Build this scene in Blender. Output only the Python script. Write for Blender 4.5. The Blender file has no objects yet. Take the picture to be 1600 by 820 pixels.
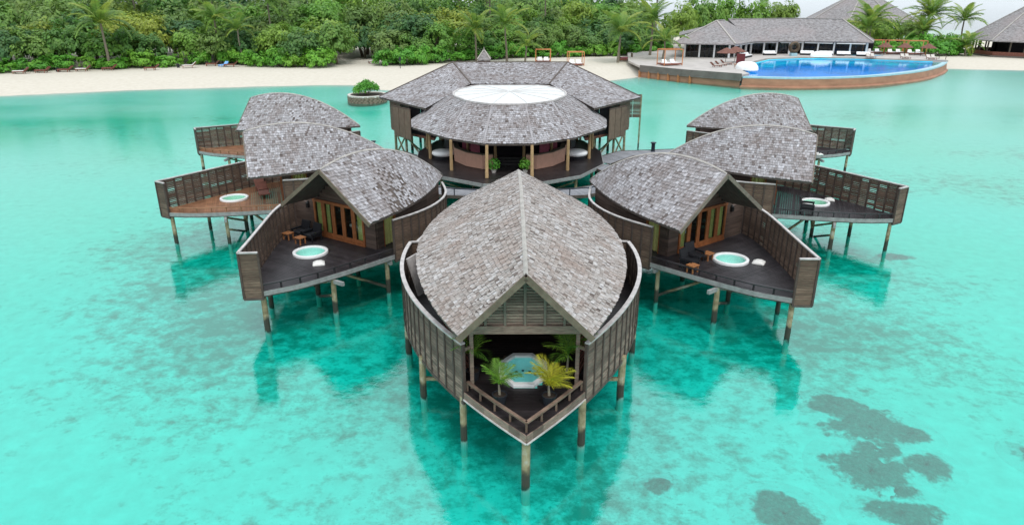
import bpy, math, random
import numpy as np
from mathutils import Vector, Matrix

# ------------------------------------------------------------------ camera, sky, sun, exposure
scene = bpy.context.scene
CAM_H = 15.0
cam_data = bpy.data.cameras.new('camera'); cam = bpy.data.objects.new('camera', cam_data)
scene.collection.objects.link(cam); scene.camera = cam
cam_data.sensor_width = 36.0
cam_data.lens = 36.0 * 1067.0 / 1600.0
cam_data.clip_start = 0.1; cam_data.clip_end = 20000
cam.location = (0, 0, CAM_H)
cam.rotation_euler = (math.radians(90 - 21.02), 0, 0)

world = bpy.data.worlds.new('World'); scene.world = world; world.use_nodes = True
SUN_EL, SUN_ROT = math.radians(58), math.radians(200)
def build_world():
    nt = world.node_tree; nt.nodes.clear()
    out = nt.nodes.new('ShaderNodeOutputWorld'); bg = nt.nodes.new('ShaderNodeBackground')
    sky = nt.nodes.new('ShaderNodeTexSky'); sky.sky_type = 'NISHITA'; sky.sun_disc = False
    sky.sun_elevation = SUN_EL; sky.sun_rotation = SUN_ROT; sky.dust_density = 3.0
    scl = nt.nodes.new('ShaderNodeVectorMath'); scl.operation = 'SCALE'; scl.inputs['Scale'].default_value = 0.10
    nt.links.new(sky.outputs[0], scl.inputs[0])
    # even overcast deck of cloud: a little brighter overhead than at the horizon, softly mottled
    tc = nt.nodes.new('ShaderNodeTexCoord'); sep = nt.nodes.new('ShaderNodeSeparateXYZ')
    nt.links.new(tc.outputs['Generated'], sep.inputs[0])
    mr = nt.nodes.new('ShaderNodeMapRange'); mr.inputs['From Min'].default_value = -0.05; mr.inputs['From Max'].default_value = 1.0
    mr.inputs['To Min'].default_value = 0.78; mr.inputs['To Max'].default_value = 1.80
    nt.links.new(sep.outputs['Z'], mr.inputs['Value'])
    mp = nt.nodes.new('ShaderNodeMapping'); mp.inputs['Scale'].default_value = (2.0, 2.0, 6.0)
    nt.links.new(tc.outputs['Generated'], mp.inputs[0])
    nz = nt.nodes.new('ShaderNodeTexNoise'); nz.inputs['Scale'].default_value = 1.6; nz.inputs['Detail'].default_value = 4
    nt.links.new(mp.outputs[0], nz.inputs['Vector'])
    mr2 = nt.nodes.new('ShaderNodeMapRange'); mr2.inputs['From Min'].default_value = 0.3; mr2.inputs['From Max'].default_value = 0.7
    mr2.inputs['To Min'].default_value = 0.93; mr2.inputs['To Max'].default_value = 1.05
    nt.links.new(nz.outputs['Fac'], mr2.inputs['Value'])
    mul = nt.nodes.new('ShaderNodeMath'); mul.operation = 'MULTIPLY'
    nt.links.new(mr.outputs[0], mul.inputs[0]); nt.links.new(mr2.outputs[0], mul.inputs[1])
    cl = nt.nodes.new('ShaderNodeVectorMath'); cl.operation = 'SCALE'; cl.inputs[0].default_value = (0.86, 0.94, 1.0)
    nt.links.new(mul.outputs[0], cl.inputs['Scale'])
    mix = nt.nodes.new('ShaderNodeMix'); mix.data_type = 'RGBA'; mix.inputs['Factor'].default_value = 0.88
    nt.links.new(scl.outputs[0], mix.inputs[6]); nt.links.new(cl.outputs[0], mix.inputs[7])
    nt.links.new(mix.outputs[2], bg.inputs['Color']); bg.inputs['Strength'].default_value = 1.0
    nt.links.new(bg.outputs[0], out.inputs['Surface'])
build_world()
sun_data = bpy.data.lights.new('sun', 'SUN'); sun_data.energy = 1.1; sun_data.angle = math.radians(14); sun_data.color = (1, 0.96, 0.9)
sun = bpy.data.objects.new('sun', sun_data); scene.collection.objects.link(sun)
sun.rotation_euler = (math.radians(90) - SUN_EL, 0, math.radians(20))
scene.view_settings.view_transform = 'Standard'; scene.view_settings.look = 'None'
scene.view_settings.exposure = 0.30; scene.view_settings.gamma = 1.0
scene.render.engine = 'CYCLES'
scene.cycles.max_bounces = 8; scene.cycles.transparent_max_bounces = 12; scene.cycles.use_denoising = True

# ------------------------------------------------------------------ helpers
COL = scene.collection
RNG = random.Random(11)
def rad(a): return math.radians(a)

class MB:
    """collects faces; build() links them as one mesh object"""
    def __init__(s): s.v = []; s.f = []
    def add(s, vs, fs):
        o = len(s.v); s.v.extend([tuple(p) for p in vs]); s.f.extend([tuple(i + o for i in f) for f in fs]); return s
    def hexa(s, p):      # 8 points: bottom ring 0-3, top ring 4-7
        return s.add(p, [(3, 2, 1, 0), (4, 5, 6, 7), (0, 1, 5, 4), (1, 2, 6, 5), (2, 3, 7, 6), (3, 0, 4, 7)])
    def box(s, c, d, rz=0.0):
        x, y, z = c; a, b, h = d[0] / 2, d[1] / 2, d[2] / 2; ca, sa = math.cos(rz), math.sin(rz)
        P = []
        for zz in (-h, h):
            for (i, j) in ((-a, -b), (a, -b), (a, b), (-a, b)): P.append((x + i * ca - j * sa, y + i * sa + j * ca, z + zz))
        return s.hexa(P)
    def beam(s, p0, p1, w, h):   # rectangular bar from p0 to p1, w sideways, h upwards
        p0 = Vector(p0); p1 = Vector(p1); d = (p1 - p0).normalized()
        up = Vector((0, 0, 1)) if abs(d.z) < 0.95 else Vector((1, 0, 0))
        sd = d.cross(up).normalized(); u = sd.cross(d).normalized()
        P = []
        for uu in (-h / 2, h / 2):
            for (q, ss) in ((p0, -w / 2), (p0, w / 2), (p1, w / 2), (p1, -w / 2)): P.append(q + sd * ss + u * uu)
        return s.hexa(P)
    def tube(s, pts, rs, n=8, caps=True):
        rings = []
        pts = [Vector(p) for p in pts]
        for i, p in enumerate(pts):
            d = (pts[min(i + 1, len(pts) - 1)] - pts[max(i - 1, 0)]).normalized()
            up = Vector((0, 0, 1)) if abs(d.z) < 0.9 else Vector((1, 0, 0))
            a = d.cross(up).normalized(); b = a.cross(d).normalized()
            rings.append([p + (a * math.cos(2 * math.pi * k / n) + b * math.sin(2 * math.pi * k / n)) * rs[i] for k in range(n)])
        vs = [v for r in rings for v in r]; fs = []
        for i in range(len(pts) - 1):
            for k in range(n):
                k2 = (k + 1) % n; fs.append((i * n + k2, i * n + k, (i + 1) * n + k, (i + 1) * n + k2))
        if caps: fs.append(tuple(range(n))); fs.append(tuple(reversed(range((len(pts) - 1) * n, len(pts) * n))))
        return s.add(vs, fs)
    def lathe(s, prof, n=24, c=(0, 0, 0), sx=1.0, sy=1.0, ph=0.0):   # prof: (r,z)
        vs = []; fs = []
        for (r, z) in prof:
            for k in range(n):
                a = 2 * math.pi * k / n + ph; vs.append((c[0] + r * sx * math.cos(a), c[1] + r * sy * math.sin(a), c[2] + z))
        for i in range(len(prof) - 1):
            for k in range(n):
                k2 = (k + 1) % n; fs.append((i * n + k, i * n + k2, (i + 1) * n + k2, (i + 1) * n + k))
        return s.add(vs, fs)
    def prism(s, poly, z0, z1):     # poly counter-clockwise seen from above
        n = len(poly)
        vs = [(x, y, z0) for x, y in poly] + [(x, y, z1) for x, y in poly]
        fs = [tuple(reversed(range(n))), tuple(range(n, 2 * n))] + [(i, (i + 1) % n, n + (i + 1) % n, n + i) for i in range(n)]
        return s.add(vs, fs)
    def slab(s, quad, t):           # quad of 3-d points, thickness t downwards
        n = len(quad); b = [(p[0], p[1], p[2] - t) for p in quad]
        return s.add(list(quad) + b, [tuple(range(n)), tuple(reversed(range(n, 2 * n)))] + [((i + 1) % n, i, n + i, n + (i + 1) % n) for i in range(n)])
    def mesh(s, name, mat, smooth=False):
        me = bpy.data.meshes.new(name); me.from_pydata(s.v, [], s.f); me.update()
        if mat: me.materials.append(mat)
        if smooth: me.polygons.foreach_set('use_smooth', [True] * len(me.polygons))
        return me
    def build(s, name, mat, parent=None, smooth=False, kind=None):
        return link(name, s.mesh(name, mat, smooth), parent, kind=kind)

def link(name, me, parent=None, loc=(0, 0, 0), rz=0.0, kind=None, scale=None):
    o = bpy.data.objects.new(name, me); COL.objects.link(o); o.location = loc
    o.rotation_euler = (0, 0, rz) if not isinstance(rz, tuple) else rz
    if scale: o.scale = scale
    if parent: o.parent = parent
    if kind: o['kind'] = kind
    return o
def tag(o, label, cat, group=None):
    o['label'] = label; o['category'] = cat
    if group: o['group'] = group
    return o
def thing(name, label, cat, loc=(0, 0, 0), rz=0.0, group=None):
    return tag(link(name, None, None, loc, rz), label, cat, group)
def copy_tree(o, parent=None):
    c = o.copy(); COL.objects.link(c)
    if parent: c.parent = parent
    for ch in list(o.children): copy_tree(ch, c)
    return c
ORD = ['first', 'second', 'third', 'fourth', 'fifth', 'sixth', 'seventh', 'eighth', 'ninth', 'tenth', 'eleventh', 'twelfth', 'thirteenth',
       'fourteenth', 'fifteenth', 'sixteenth', 'seventeenth', 'eighteenth', 'nineteenth', 'twentieth', 'twenty-first', 'twenty-second', 'twenty-third',
       'twenty-fourth', 'twenty-fifth', 'twenty-sixth', 'twenty-seventh', 'twenty-eighth', 'twenty-ninth', 'thirtieth', 'thirty-first', 'thirty-second',
       'thirty-third', 'thirty-fourth', 'thirty-fifth', 'thirty-sixth', 'thirty-seventh', 'thirty-eighth', 'thirty-ninth', 'fortieth']

# ------------------------------------------------------------------ materials
def new_mat(name):
    m = bpy.data.materials.new(name); m.use_nodes = True
    nt = m.node_tree; return m, nt, nt.nodes['Principled BSDF']
def ramp(nt, fac, stops):
    r = nt.nodes.new('ShaderNodeValToRGB'); nt.links.new(fac, r.inputs[0]); e = r.color_ramp.elements
    while len(e) < len(stops): e.new(0.5)
    for i, (p, c) in enumerate(stops): e[i].position = p; e[i].color = (*c, 1)
    return r.outputs[0]
def noise(nt, scale, detail=4, coord='Object', rough=0.55, stretch=None):
    tc = nt.nodes.new('ShaderNodeTexCoord'); n = nt.nodes.new('ShaderNodeTexNoise')
    n.inputs['Scale'].default_value = scale; n.inputs['Detail'].default_value = detail; n.inputs['Roughness'].default_value = rough
    src = tc.outputs[coord] if coord != 'World' else nt.nodes.new('ShaderNodeNewGeometry').outputs['Position']
    if stretch:
        mp = nt.nodes.new('ShaderNodeMapping'); mp.inputs['Scale'].default_value = stretch; nt.links.new(src, mp.inputs[0]); src = mp.outputs[0]
    nt.links.new(src, n.inputs['Vector']); return n.outputs['Fac']
def mixc(nt, a, b, fac, mode='MIX'):
    m = nt.nodes.new('ShaderNodeMix'); m.data_type = 'RGBA'; m.blend_type = mode
    for k, v in ((6, a), (7, b)):
        if isinstance(v, tuple): m.inputs[k].default_value = (*v, 1)
        else: nt.links.new(v, m.inputs[k])
    if isinstance(fac, (int, float)): m.inputs['Factor'].default_value = fac
    else: nt.links.new(fac, m.inputs['Factor'])
    return m.outputs[2]
def bump(nt, b, h, strength, dist):
    bm = nt.nodes.new('ShaderNodeBump'); bm.inputs['Strength'].default_value = strength; bm.inputs['Distance'].default_value = dist
    nt.links.new(h, bm.inputs['Height']); nt.links.new(bm.outputs[0], b.inputs['Normal'])
def simple(name, col, rough=0.7, var=0.25, scale=3.0, island=0.0, objvar=0.0, metal=0.0, spec=0.3, stretch=None, bmp=0.0):
    m, nt, b = new_mat(name)
    d = tuple(c * (1 - var) for c in col); l = tuple(min(1, c * (1 + var)) for c in col)
    c = ramp(nt, noise(nt, scale, 5, 'Object', 0.6, stretch), [(0.3, d), (0.7, l)])
    if island:
        g = nt.nodes.new('ShaderNodeNewGeometry'); k = ramp(nt, g.outputs['Random Per Island'], [(0, (1 - island,) * 3), (1, (1 + island,) * 3)])
        c = mixc(nt, c, k, 1.0, 'MULTIPLY')
    if objvar:
        oi = nt.nodes.new('ShaderNodeObjectInfo'); k = ramp(nt, oi.outputs['Random'], [(0, (1 - objvar,) * 3), (1, (1 + objvar,) * 3)])
        c = mixc(nt, c, k, 1.0, 'MULTIPLY')
    nt.links.new(c, b.inputs['Base Color']); b.inputs['Roughness'].default_value = rough
    b.inputs['Metallic'].default_value = metal; b.inputs['Specular IOR Level'].default_value = spec
    if bmp: bump(nt, b, noise(nt, scale * 4, 4, 'Object', 0.6, stretch), bmp, 0.02)
    return m
M = {}
def shingle_mat(name, stops, warm):
    m, nt, b = new_mat(name)
    g = nt.nodes.new('ShaderNodeNewGeometry')
    c = ramp(nt, g.outputs['Random Per Island'], stops)
    big = noise(nt, 0.55, 5, 'Object', 0.6)
    c = mixc(nt, c, warm, ramp(nt, big, [(0.46, (0, 0, 0)), (0.68, (0.65,) * 3)]))
    st = noise(nt, 9.0, 3, 'Object', 0.6, (1, 1, 0.35))
    c = mixc(nt, c, ramp(nt, st, [(0.3, (0.72,) * 3), (0.7, (1.18,) * 3)]), 1.0, 'MULTIPLY')
    nt.links.new(c, b.inputs['Base Color']); b.inputs['Roughness'].default_value = 0.85; b.inputs['Specular IOR Level'].default_value = 0.2
    bump(nt, b, st, 0.25, 0.02)
    return m
GREY = [(0.0, (0.10, 0.08, 0.075)), (0.09, (0.22, 0.198, 0.195)), (0.45, (0.30, 0.285, 0.295)), (0.85, (0.365, 0.352, 0.365)), (1.0, (0.46, 0.45, 0.475))]
M['shingle'] = shingle_mat('weathered_grey_shingle', GREY, (0.20, 0.165, 0.155))
M['shingle_warm'] = shingle_mat('weathered_warm_shingle', [(0.0, (0.12, 0.095, 0.085)), (0.09, (0.26, 0.225, 0.205)), (0.5, (0.325, 0.293, 0.275)), (0.85, (0.39, 0.362, 0.35)), (1.0, (0.46, 0.44, 0.44))], (0.27, 0.205, 0.175))
M['roof_under'] = simple('roof_boards', (0.10, 0.08, 0.07), 0.85)
M['ridge'] = simple('ridge_cap', (0.35, 0.325, 0.30), 0.85, 0.25)
M['deck_dark'] = simple('dark_deck_board', (0.030, 0.026, 0.029), 0.42, 0.35, 2.0, island=0.25, spec=0.4)
M['deck_black'] = simple('wet_black_deck_board', (0.020, 0.016, 0.017), 0.38, 0.35, 2.0, island=0.3, spec=0.4)
M['deck_brown'] = simple('brown_deck_board', (0.22, 0.105, 0.055), 0.6, 0.25, 1.5, island=0.12)
M['walk'] = simple('grey_boardwalk_board', (0.20, 0.20, 0.215), 0.6, 0.2, 1.5, island=0.12)
M['screen'] = simple('weathered_screen_slat', (0.132, 0.087, 0.064), 0.8, 0.35, 5.0, island=0.3, objvar=0.12, stretch=(0.6, 0.6, 4))
M['screen_grey'] = simple('silvered_screen_slat', (0.160, 0.116, 0.092), 0.8, 0.4, 5.0, island=0.45, objvar=0.12, stretch=(0.6, 0.6, 4))
M['batten'] = simple('screen_batten', (0.07, 0.05, 0.042), 0.8, 0.3)
M['cap'] = simple('pale_cap_rail', (0.43, 0.40, 0.39), 0.75, 0.25)
M['fascia'] = simple('grey_fascia_beam', (0.25, 0.25, 0.245), 0.75, 0.25)
M['fascia_dark'] = simple('dark_fascia_beam', (0.085, 0.065, 0.055), 0.75, 0.25)
M['wall'] = simple('dark_timber_wall', (0.088, 0.060, 0.048), 0.8, 0.3, 2.0, island=0.2, stretch=(0.5, 0.5, 6))
M['barge'] = simple('bargeboard', (0.15, 0.125, 0.10), 0.75, 0.25)
M['barge_olive'] = simple('olive_bargeboard', (0.13, 0.102, 0.072), 0.75, 0.25)
M['door'] = simple('orange_timber_door', (0.27, 0.095, 0.035), 0.5, 0.25, 4)
M['curtain'] = simple('yellow_green_curtain', (0.55, 0.54, 0.20), 0.9, 0.15, 6)
M['white'] = simple('white_plastic', (0.80, 0.80, 0.80), 0.35, 0.04)
M['towel'] = simple('white_cushion', (0.72, 0.70, 0.67), 0.9, 0.08, 8)
M['wicker'] = simple('black_wicker', (0.014, 0.014, 0.017), 0.6, 0.3, 20)
M['stool'] = simple('orange_timber', (0.34, 0.14, 0.055), 0.6, 0.2)
M['pot'] = simple('dark_pot', (0.02, 0.022, 0.028), 0.5, 0.2)
M['soil'] = simple('potting_soil', (0.03, 0.02, 0.015), 0.95)
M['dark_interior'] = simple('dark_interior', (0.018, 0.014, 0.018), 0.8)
M['peach'] = simple('peach_render', (0.47, 0.26, 0.19), 0.75, 0.08)
M['pink'] = simple('dusky_pink_cushion', (0.33, 0.09, 0.13), 0.9, 0.15)
M['post_yellow'] = simple('honey_timber_post', (0.36, 0.24, 0.12), 0.6, 0.25, 3, stretch=(3, 3, .5))
M['stone'] = simple('rough_stone', (0.17, 0.135, 0.10), 0.9, 0.5, 2.5, bmp=.6)
M['stone_cap'] = simple('concrete_coping', (0.50, 0.46, 0.42), 0.85, 0.15)
M['pool_wall'] = simple('terracotta_tile_wall', (0.31, 0.155, 0.095), 0.65, 0.22, 0.35, stretch=(1, 1, 3))
M['pool_rim'] = simple('pale_blue_tile', (0.30, 0.47, 0.53), 0.4, 0.15, 1.5)
M['pool_floor'] = simple('pool_blue_tile', (0.03, 0.30, 0.78), 0.4, 0.3, 0.12)
M['pool_shallow'] = simple('pool_turquoise_tile', (0.04, 0.60, 0.74), 0.4, 0.2, 0.3)
M['pave'] = simple('pale_paving', (0.40, 0.365, 0.34), 0.8, 0.14, 0.5)
M['grey_wall'] = simple('grey_brown_cladding', (0.13, 0.112, 0.10), 0.8, 0.2, 0.6)
M['red_timber'] = simple('red_brown_timber', (0.22, 0.085, 0.06), 0.7, 0.25)
M['thatch'] = simple('brown_thatch', (0.16, 0.075, 0.058), 0.95, 0.3, 3)
M['cabana'] = simple('orange_cabana_frame', (0.50, 0.20, 0.08), 0.6, 0.15)
M['maroon'] = simple('maroon_panel', (0.12, 0.022, 0.022), 0.6, 0.2)
M['bronze'] = simple('bronze_sculpture', (0.10, 0.07, 0.045), 0.5, 0.4, 1.0, metal=.5)
M['blue'] = simple('light_blue_fabric', (0.20, 0.42, 0.78), 0.8, 0.08)
M['navy'] = simple('navy_bollard', (0.012, 0.016, 0.028), 0.45, 0.2)
M['bark'] = simple('grey_brown_bark', (0.15, 0.115, 0.085), 0.9, 0.35, 4)
M['palm_bark'] = simple('palm_bark', (0.20, 0.17, 0.13), 0.9, 0.35, 5, stretch=(1, 1, 6))
M['lamp'] = simple('black_lamp', (0.01, 0.01, 0.01), 0.4)
M['tile_red'] = simple('red_brown_tile_roof', (0.16, 0.085, 0.085), 0.85, 0.25, 1.2)
M['driftwood'] = simple('bleached_branches', (0.26, 0.23, 0.21), 0.9, 0.2)

def far_shingle():
    m, nt, b = new_mat('far_shingle_roof')
    n1 = noise(nt, 1.6, 6, 'Object', 0.75, (1, 1, 2.5)); n2 = noise(nt, 0.12, 4)
    c = ramp(nt, n1, [(0.32, (0.075, 0.062, 0.06)), (0.5, (0.215, 0.20, 0.20)), (0.7, (0.34, 0.325, 0.33))])
    c = mixc(nt, c, (0.27, 0.22, 0.215), ramp(nt, n2, [(0.45, (0, 0, 0)), (0.65, (.5,) * 3)]))
    nt.links.new(c, b.inputs['Base Color']); b.inputs['Roughness'].default_value = 0.9; bump(nt, b, n1, .5, .1); return m
M['far_shingle'] = far_shingle()

def stilt_mat():
    m, nt, b = new_mat('timber_stilt')
    g = nt.nodes.new('ShaderNodeNewGeometry'); sp = nt.nodes.new('ShaderNodeSeparateXYZ'); nt.links.new(g.outputs['Position'], sp.inputs[0])
    nz = noise(nt, 1.3, 4, 'World'); add = nt.nodes.new('ShaderNodeMath'); add.operation = 'MULTIPLY_ADD'
    nt.links.new(nz, add.inputs[0]); add.inputs[1].default_value = 1.0; nt.links.new(sp.outputs['Z'], add.inputs[2])
    # tide mark: algae-stained wood below, bleached wood above
    mr = nt.nodes.new('ShaderNodeMapRange'); nt.links.new(add.outputs[0], mr.inputs['Value'])
    mr.inputs['From Min'].default_value = 1.02; mr.inputs['From Max'].default_value = 1.22
    c = mixc(nt, (0.035, 0.036, 0.026), ramp(nt, noise(nt, 3.0, 4, 'World'), [(0.35, (0.17, 0.13, 0.07)), (0.55, (0.30, 0.25, 0.15)), (0.7, (0.38, 0.36, 0.30))]), mr.outputs[0])
    uw = nt.nodes.new('ShaderNodeMapRange'); nt.links.new(add.outputs[0], uw.inputs['Value']); uw.inputs['From Min'].default_value = 0.42; uw.inputs['From Max'].default_value = 0.30
    c = mixc(nt, c, (0.36, 0.37, 0.33), uw.outputs[0])      # pale tone below low water paints in the veil of light scattered by the water
    nt.links.new(c, b.inputs['Base Color']); b.inputs['Roughness'].default_value = 0.85; return m
M['stilt'] = stilt_mat()

def outer_face(nt, fac):
    # surface reflection on the air side only (there is no refraction inside, so no total internal reflection either)
    g = nt.nodes.new('ShaderNodeNewGeometry'); iv = nt.nodes.new('ShaderNodeMath'); iv.operation = 'SUBTRACT'; iv.inputs[0].default_value = 1.0
    nt.links.new(g.outputs['Backfacing'], iv.inputs[1]); mu = nt.nodes.new('ShaderNodeMath'); mu.operation = 'MULTIPLY'
    nt.links.new(fac, mu.inputs[0]); nt.links.new(iv.outputs[0], mu.inputs[1]); return mu.outputs[0]
def glass_mat():
    m, nt, b = new_mat('window_glass'); nt.nodes.remove(b)
    gl = nt.nodes.new('ShaderNodeBsdfGlossy'); gl.inputs['Roughness'].default_value = 0.02
    tr = nt.nodes.new('ShaderNodeBsdfTransparent'); tr.inputs[0].default_value = (0.85, 0.9, 0.88, 1)
    fr = nt.nodes.new('ShaderNodeFresnel'); fr.inputs[0].default_value = 1.5
    mx = nt.nodes.new('ShaderNodeMixShader'); nt.links.new(outer_face(nt, fr.outputs[0]), mx.inputs[0]); nt.links.new(tr.outputs[0], mx.inputs[1]); nt.links.new(gl.outputs[0], mx.inputs[2])
    nt.links.new(mx.outputs[0], nt.nodes['Material Output'].inputs[0]); return m
M['glass'] = glass_mat()

def water_surface(name, scale, strength, ior, tint=None, rough=0.03):
    m, nt, b = new_mat(name); nt.nodes.remove(b)
    gl = nt.nodes.new('ShaderNodeBsdfGlossy'); gl.inputs['Roughness'].default_value = rough
    tr = nt.nodes.new('ShaderNodeBsdfTransparent')
    if tint: tr.inputs[0].default_value = (*tint, 1)
    fr = nt.nodes.new('ShaderNodeFresnel'); fr.inputs[0].default_value = ior
    a = noise(nt, scale, 5, 'World', 0.6, (1, 1.5, 1)); bm = nt.nodes.new('ShaderNodeBump')
    bm.inputs['Strength'].default_value = strength; bm.inputs['Distance'].default_value = 0.12
    nt.links.new(a, bm.inputs['Height']); nt.links.new(bm.outputs[0], gl.inputs['Normal']); nt.links.new(bm.outputs[0], fr.inputs['Normal'])
    mx = nt.nodes.new('ShaderNodeMixShader'); nt.links.new(outer_face(nt, fr.outputs[0]), mx.inputs[0]); nt.links.new(tr.outputs[0], mx.inputs[1]); nt.links.new(gl.outputs[0], mx.inputs[2])
    nt.links.new(mx.outputs[0], nt.nodes['Material Output'].inputs['Surface']); return m, nt
def sea_mat():
    m, nt = water_surface('lagoon_water', 1.5, 0.085, 2.0)
    # the open water towards the beach is ruffled by the breeze, the water among the villas lies slick
    g = nt.nodes.new('ShaderNodeNewGeometry'); sp = nt.nodes.new('ShaderNodeSeparateXYZ'); nt.links.new(g.outputs['Position'], sp.inputs[0])
    nzr = noise(nt, 0.05, 3, 'World', 0.5, (.5, 1.6, 1)); ma = nt.nodes.new('ShaderNodeMath'); ma.operation = 'MULTIPLY_ADD'
    nt.links.new(nzr, ma.inputs[0]); ma.inputs[1].default_value = 60.0; nt.links.new(sp.outputs['Y'], ma.inputs[2])
    rr = nt.nodes.new('ShaderNodeMapRange'); nt.links.new(ma.outputs[0], rr.inputs['Value']); rr.inputs['From Min'].default_value = 90; rr.inputs['From Max'].default_value = 140
    rr.inputs['To Min'].default_value = 0.03; rr.inputs['To Max'].default_value = 0.24
    nt.links.new(rr.outputs[0], [n_ for n_ in nt.nodes if n_.bl_idname == 'ShaderNodeBsdfGlossy' or n_.type == 'BSDF_GLOSSY'][0].inputs['Roughness'])
    va = nt.nodes.new('ShaderNodeVolumeAbsorption')
    # sigma = (1 - colour) * density
    va.inputs['Color'].default_value = (0.0, 0.986, 0.955, 1); va.inputs['Density'].default_value = 1.75
    nt.links.new(va.outputs[0], nt.nodes['Material Output'].inputs['Volume']); return m
M['sea'] = sea_mat()
M['tub_water'] = water_surface('tub_water', 3.0, 0.25, 1.25, (0.80, 0.98, 0.96))[0]
M['pool_water'] = water_surface('pool_water', 0.6, 0.10, 1.12, (0.55, 0.92, 1.0))[0]
M['tub_shell'] = simple('tub_shell_turquoise', (0.50, 0.82, 0.74), 0.35, 0.05)
M['tub_shell_green'] = simple('tub_shell_mint', (0.50, 0.78, 0.60), 0.35, 0.05)
M['tub_shell_blue'] = simple('tub_shell_aqua', (0.45, 0.92, 0.93), 0.35, 0.05)

def ground_colour(nt):
    g = nt.nodes.new('ShaderNodeNewGeometry'); sp = nt.nodes.new('ShaderNodeSeparateXYZ'); nt.links.new(g.outputs['Position'], sp.inputs[0])
    def mrange(v, a, b, lo=0.0, hi=1.0):
        r = nt.nodes.new('ShaderNodeMapRange'); nt.links.new(v, r.inputs['Value']); r.inputs['From Min'].default_value = a; r.inputs['From Max'].default_value = b
        r.inputs['To Min'].default_value = lo; r.inputs['To Max'].default_value = hi; return r.outputs[0]
    def mth(op, a, b):
        r = nt.nodes.new('ShaderNodeMath'); r.operation = op
        for k, v in enumerate((a, b)):
            if isinstance(v, (int, float)): r.inputs[k].default_value = v
            else: nt.links.new(v, r.inputs[k])
        return r.outputs[0]
    fine = noise(nt, 1.4, 6, 'World', 0.65)
    sand = ramp(nt, fine, [(0.3, (0.42, 0.41, 0.375)), (0.7, (0.52, 0.51, 0.47))])
    # rubble and weed on the lagoon floor, with shapes of their own; it lies thickest in the ring of stilts
    big = noise(nt, 0.075, 4, 'World', 0.55); mid = noise(nt, 1.15, 9, 'World', 0.74, (1, 1.1, 1)); crumb = noise(nt, 4.5, 6, 'World', 0.7, (1, 1.2, 1))
    vd = nt.nodes.new('ShaderNodeVectorMath'); vd.operation = 'DISTANCE'; nt.links.new(g.outputs['Position'], vd.inputs[0]); vd.inputs[1].default_value = (0, 40, -1)
    base = mth('ADD', mth('MULTIPLY', big, 0.75), mrange(vd.outputs['Value'], 32, 16, 0.0, 0.16))
    m1 = mrange(mth('ADD', base, mid), 0.93, 1.12, 0.0, 0.74)
    m2 = mrange(mth('ADD', mth('MULTIPLY', base, 0.8), crumb), 0.95, 1.03, 0.0, 0.55)
    mask = mth('MULTIPLY', mth('MAXIMUM', m1, m2), mrange(sp.outputs['Z'], -0.35, -0.6))
    c = mixc(nt, sand, (0.085, 0.115, 0.085), mask)
    # trodden cream beach sand above the water line
    c = mixc(nt, c, ramp(nt, fine, [(0.3, (0.47, 0.425, 0.355)), (0.7, (0.55, 0.505, 0.435))]), mrange(sp.outputs['Z'], -0.6, -0.2))
    return c, fine
def ground_mat():
    m, nt, b = new_mat('coral_sand'); c, fine = ground_colour(nt)
    nt.links.new(c, b.inputs['Base Color']); b.inputs['Roughness'].default_value = 0.95; b.inputs['Specular IOR Level'].default_value = 0.1
    bump(nt, b, fine, .4, .1); return m
M['ground'] = ground_mat()
def coral_mat():
    """weed-grown coral that thins out raggedly into the sand round it"""
    m, nt, b = new_mat('weed_covered_coral'); c, fine = ground_colour(nt)
    tc = nt.nodes.new('ShaderNodeTexCoord'); ln = nt.nodes.new('ShaderNodeVectorMath'); ln.operation = 'LENGTH'; mp = nt.nodes.new('ShaderNodeMapping'); mp.inputs['Scale'].default_value = (1, 1, 0)
    nt.links.new(tc.outputs['Object'], mp.inputs[0]); nt.links.new(mp.outputs[0], ln.inputs[0])
    ad = nt.nodes.new('ShaderNodeMath'); ad.operation = 'MULTIPLY_ADD'; nt.links.new(noise(nt, .75, 8, 'World', 0.66), ad.inputs[0]); ad.inputs[1].default_value = 2.4; nt.links.new(ln.outputs['Value'], ad.inputs[2])
    mr = nt.nodes.new('ShaderNodeMapRange'); mr.interpolation_type = 'SMOOTHSTEP'; nt.links.new(ad.outputs[0], mr.inputs['Value']); mr.inputs['From Min'].default_value = 2.14; mr.inputs['From Max'].default_value = 1.84; mr.inputs['To Max'].default_value = 0.9
    weed = ramp(nt, noise(nt, 7.0, 6, 'World', 0.7), [(0.3, (0.085, 0.075, 0.06)), (0.55, (0.15, 0.135, 0.11)), (0.75, (0.24, 0.22, 0.18))])
    nt.links.new(mixc(nt, c, weed, mr.outputs[0]), b.inputs['Base Color']); b.inputs['Roughness'].default_value = 0.95; b.inputs['Specular IOR Level'].default_value = 0.1
    bump(nt, b, noise(nt, 6.0, 6, 'World', 0.7), .6, .1); return m
M['coral'] = coral_mat()

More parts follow.
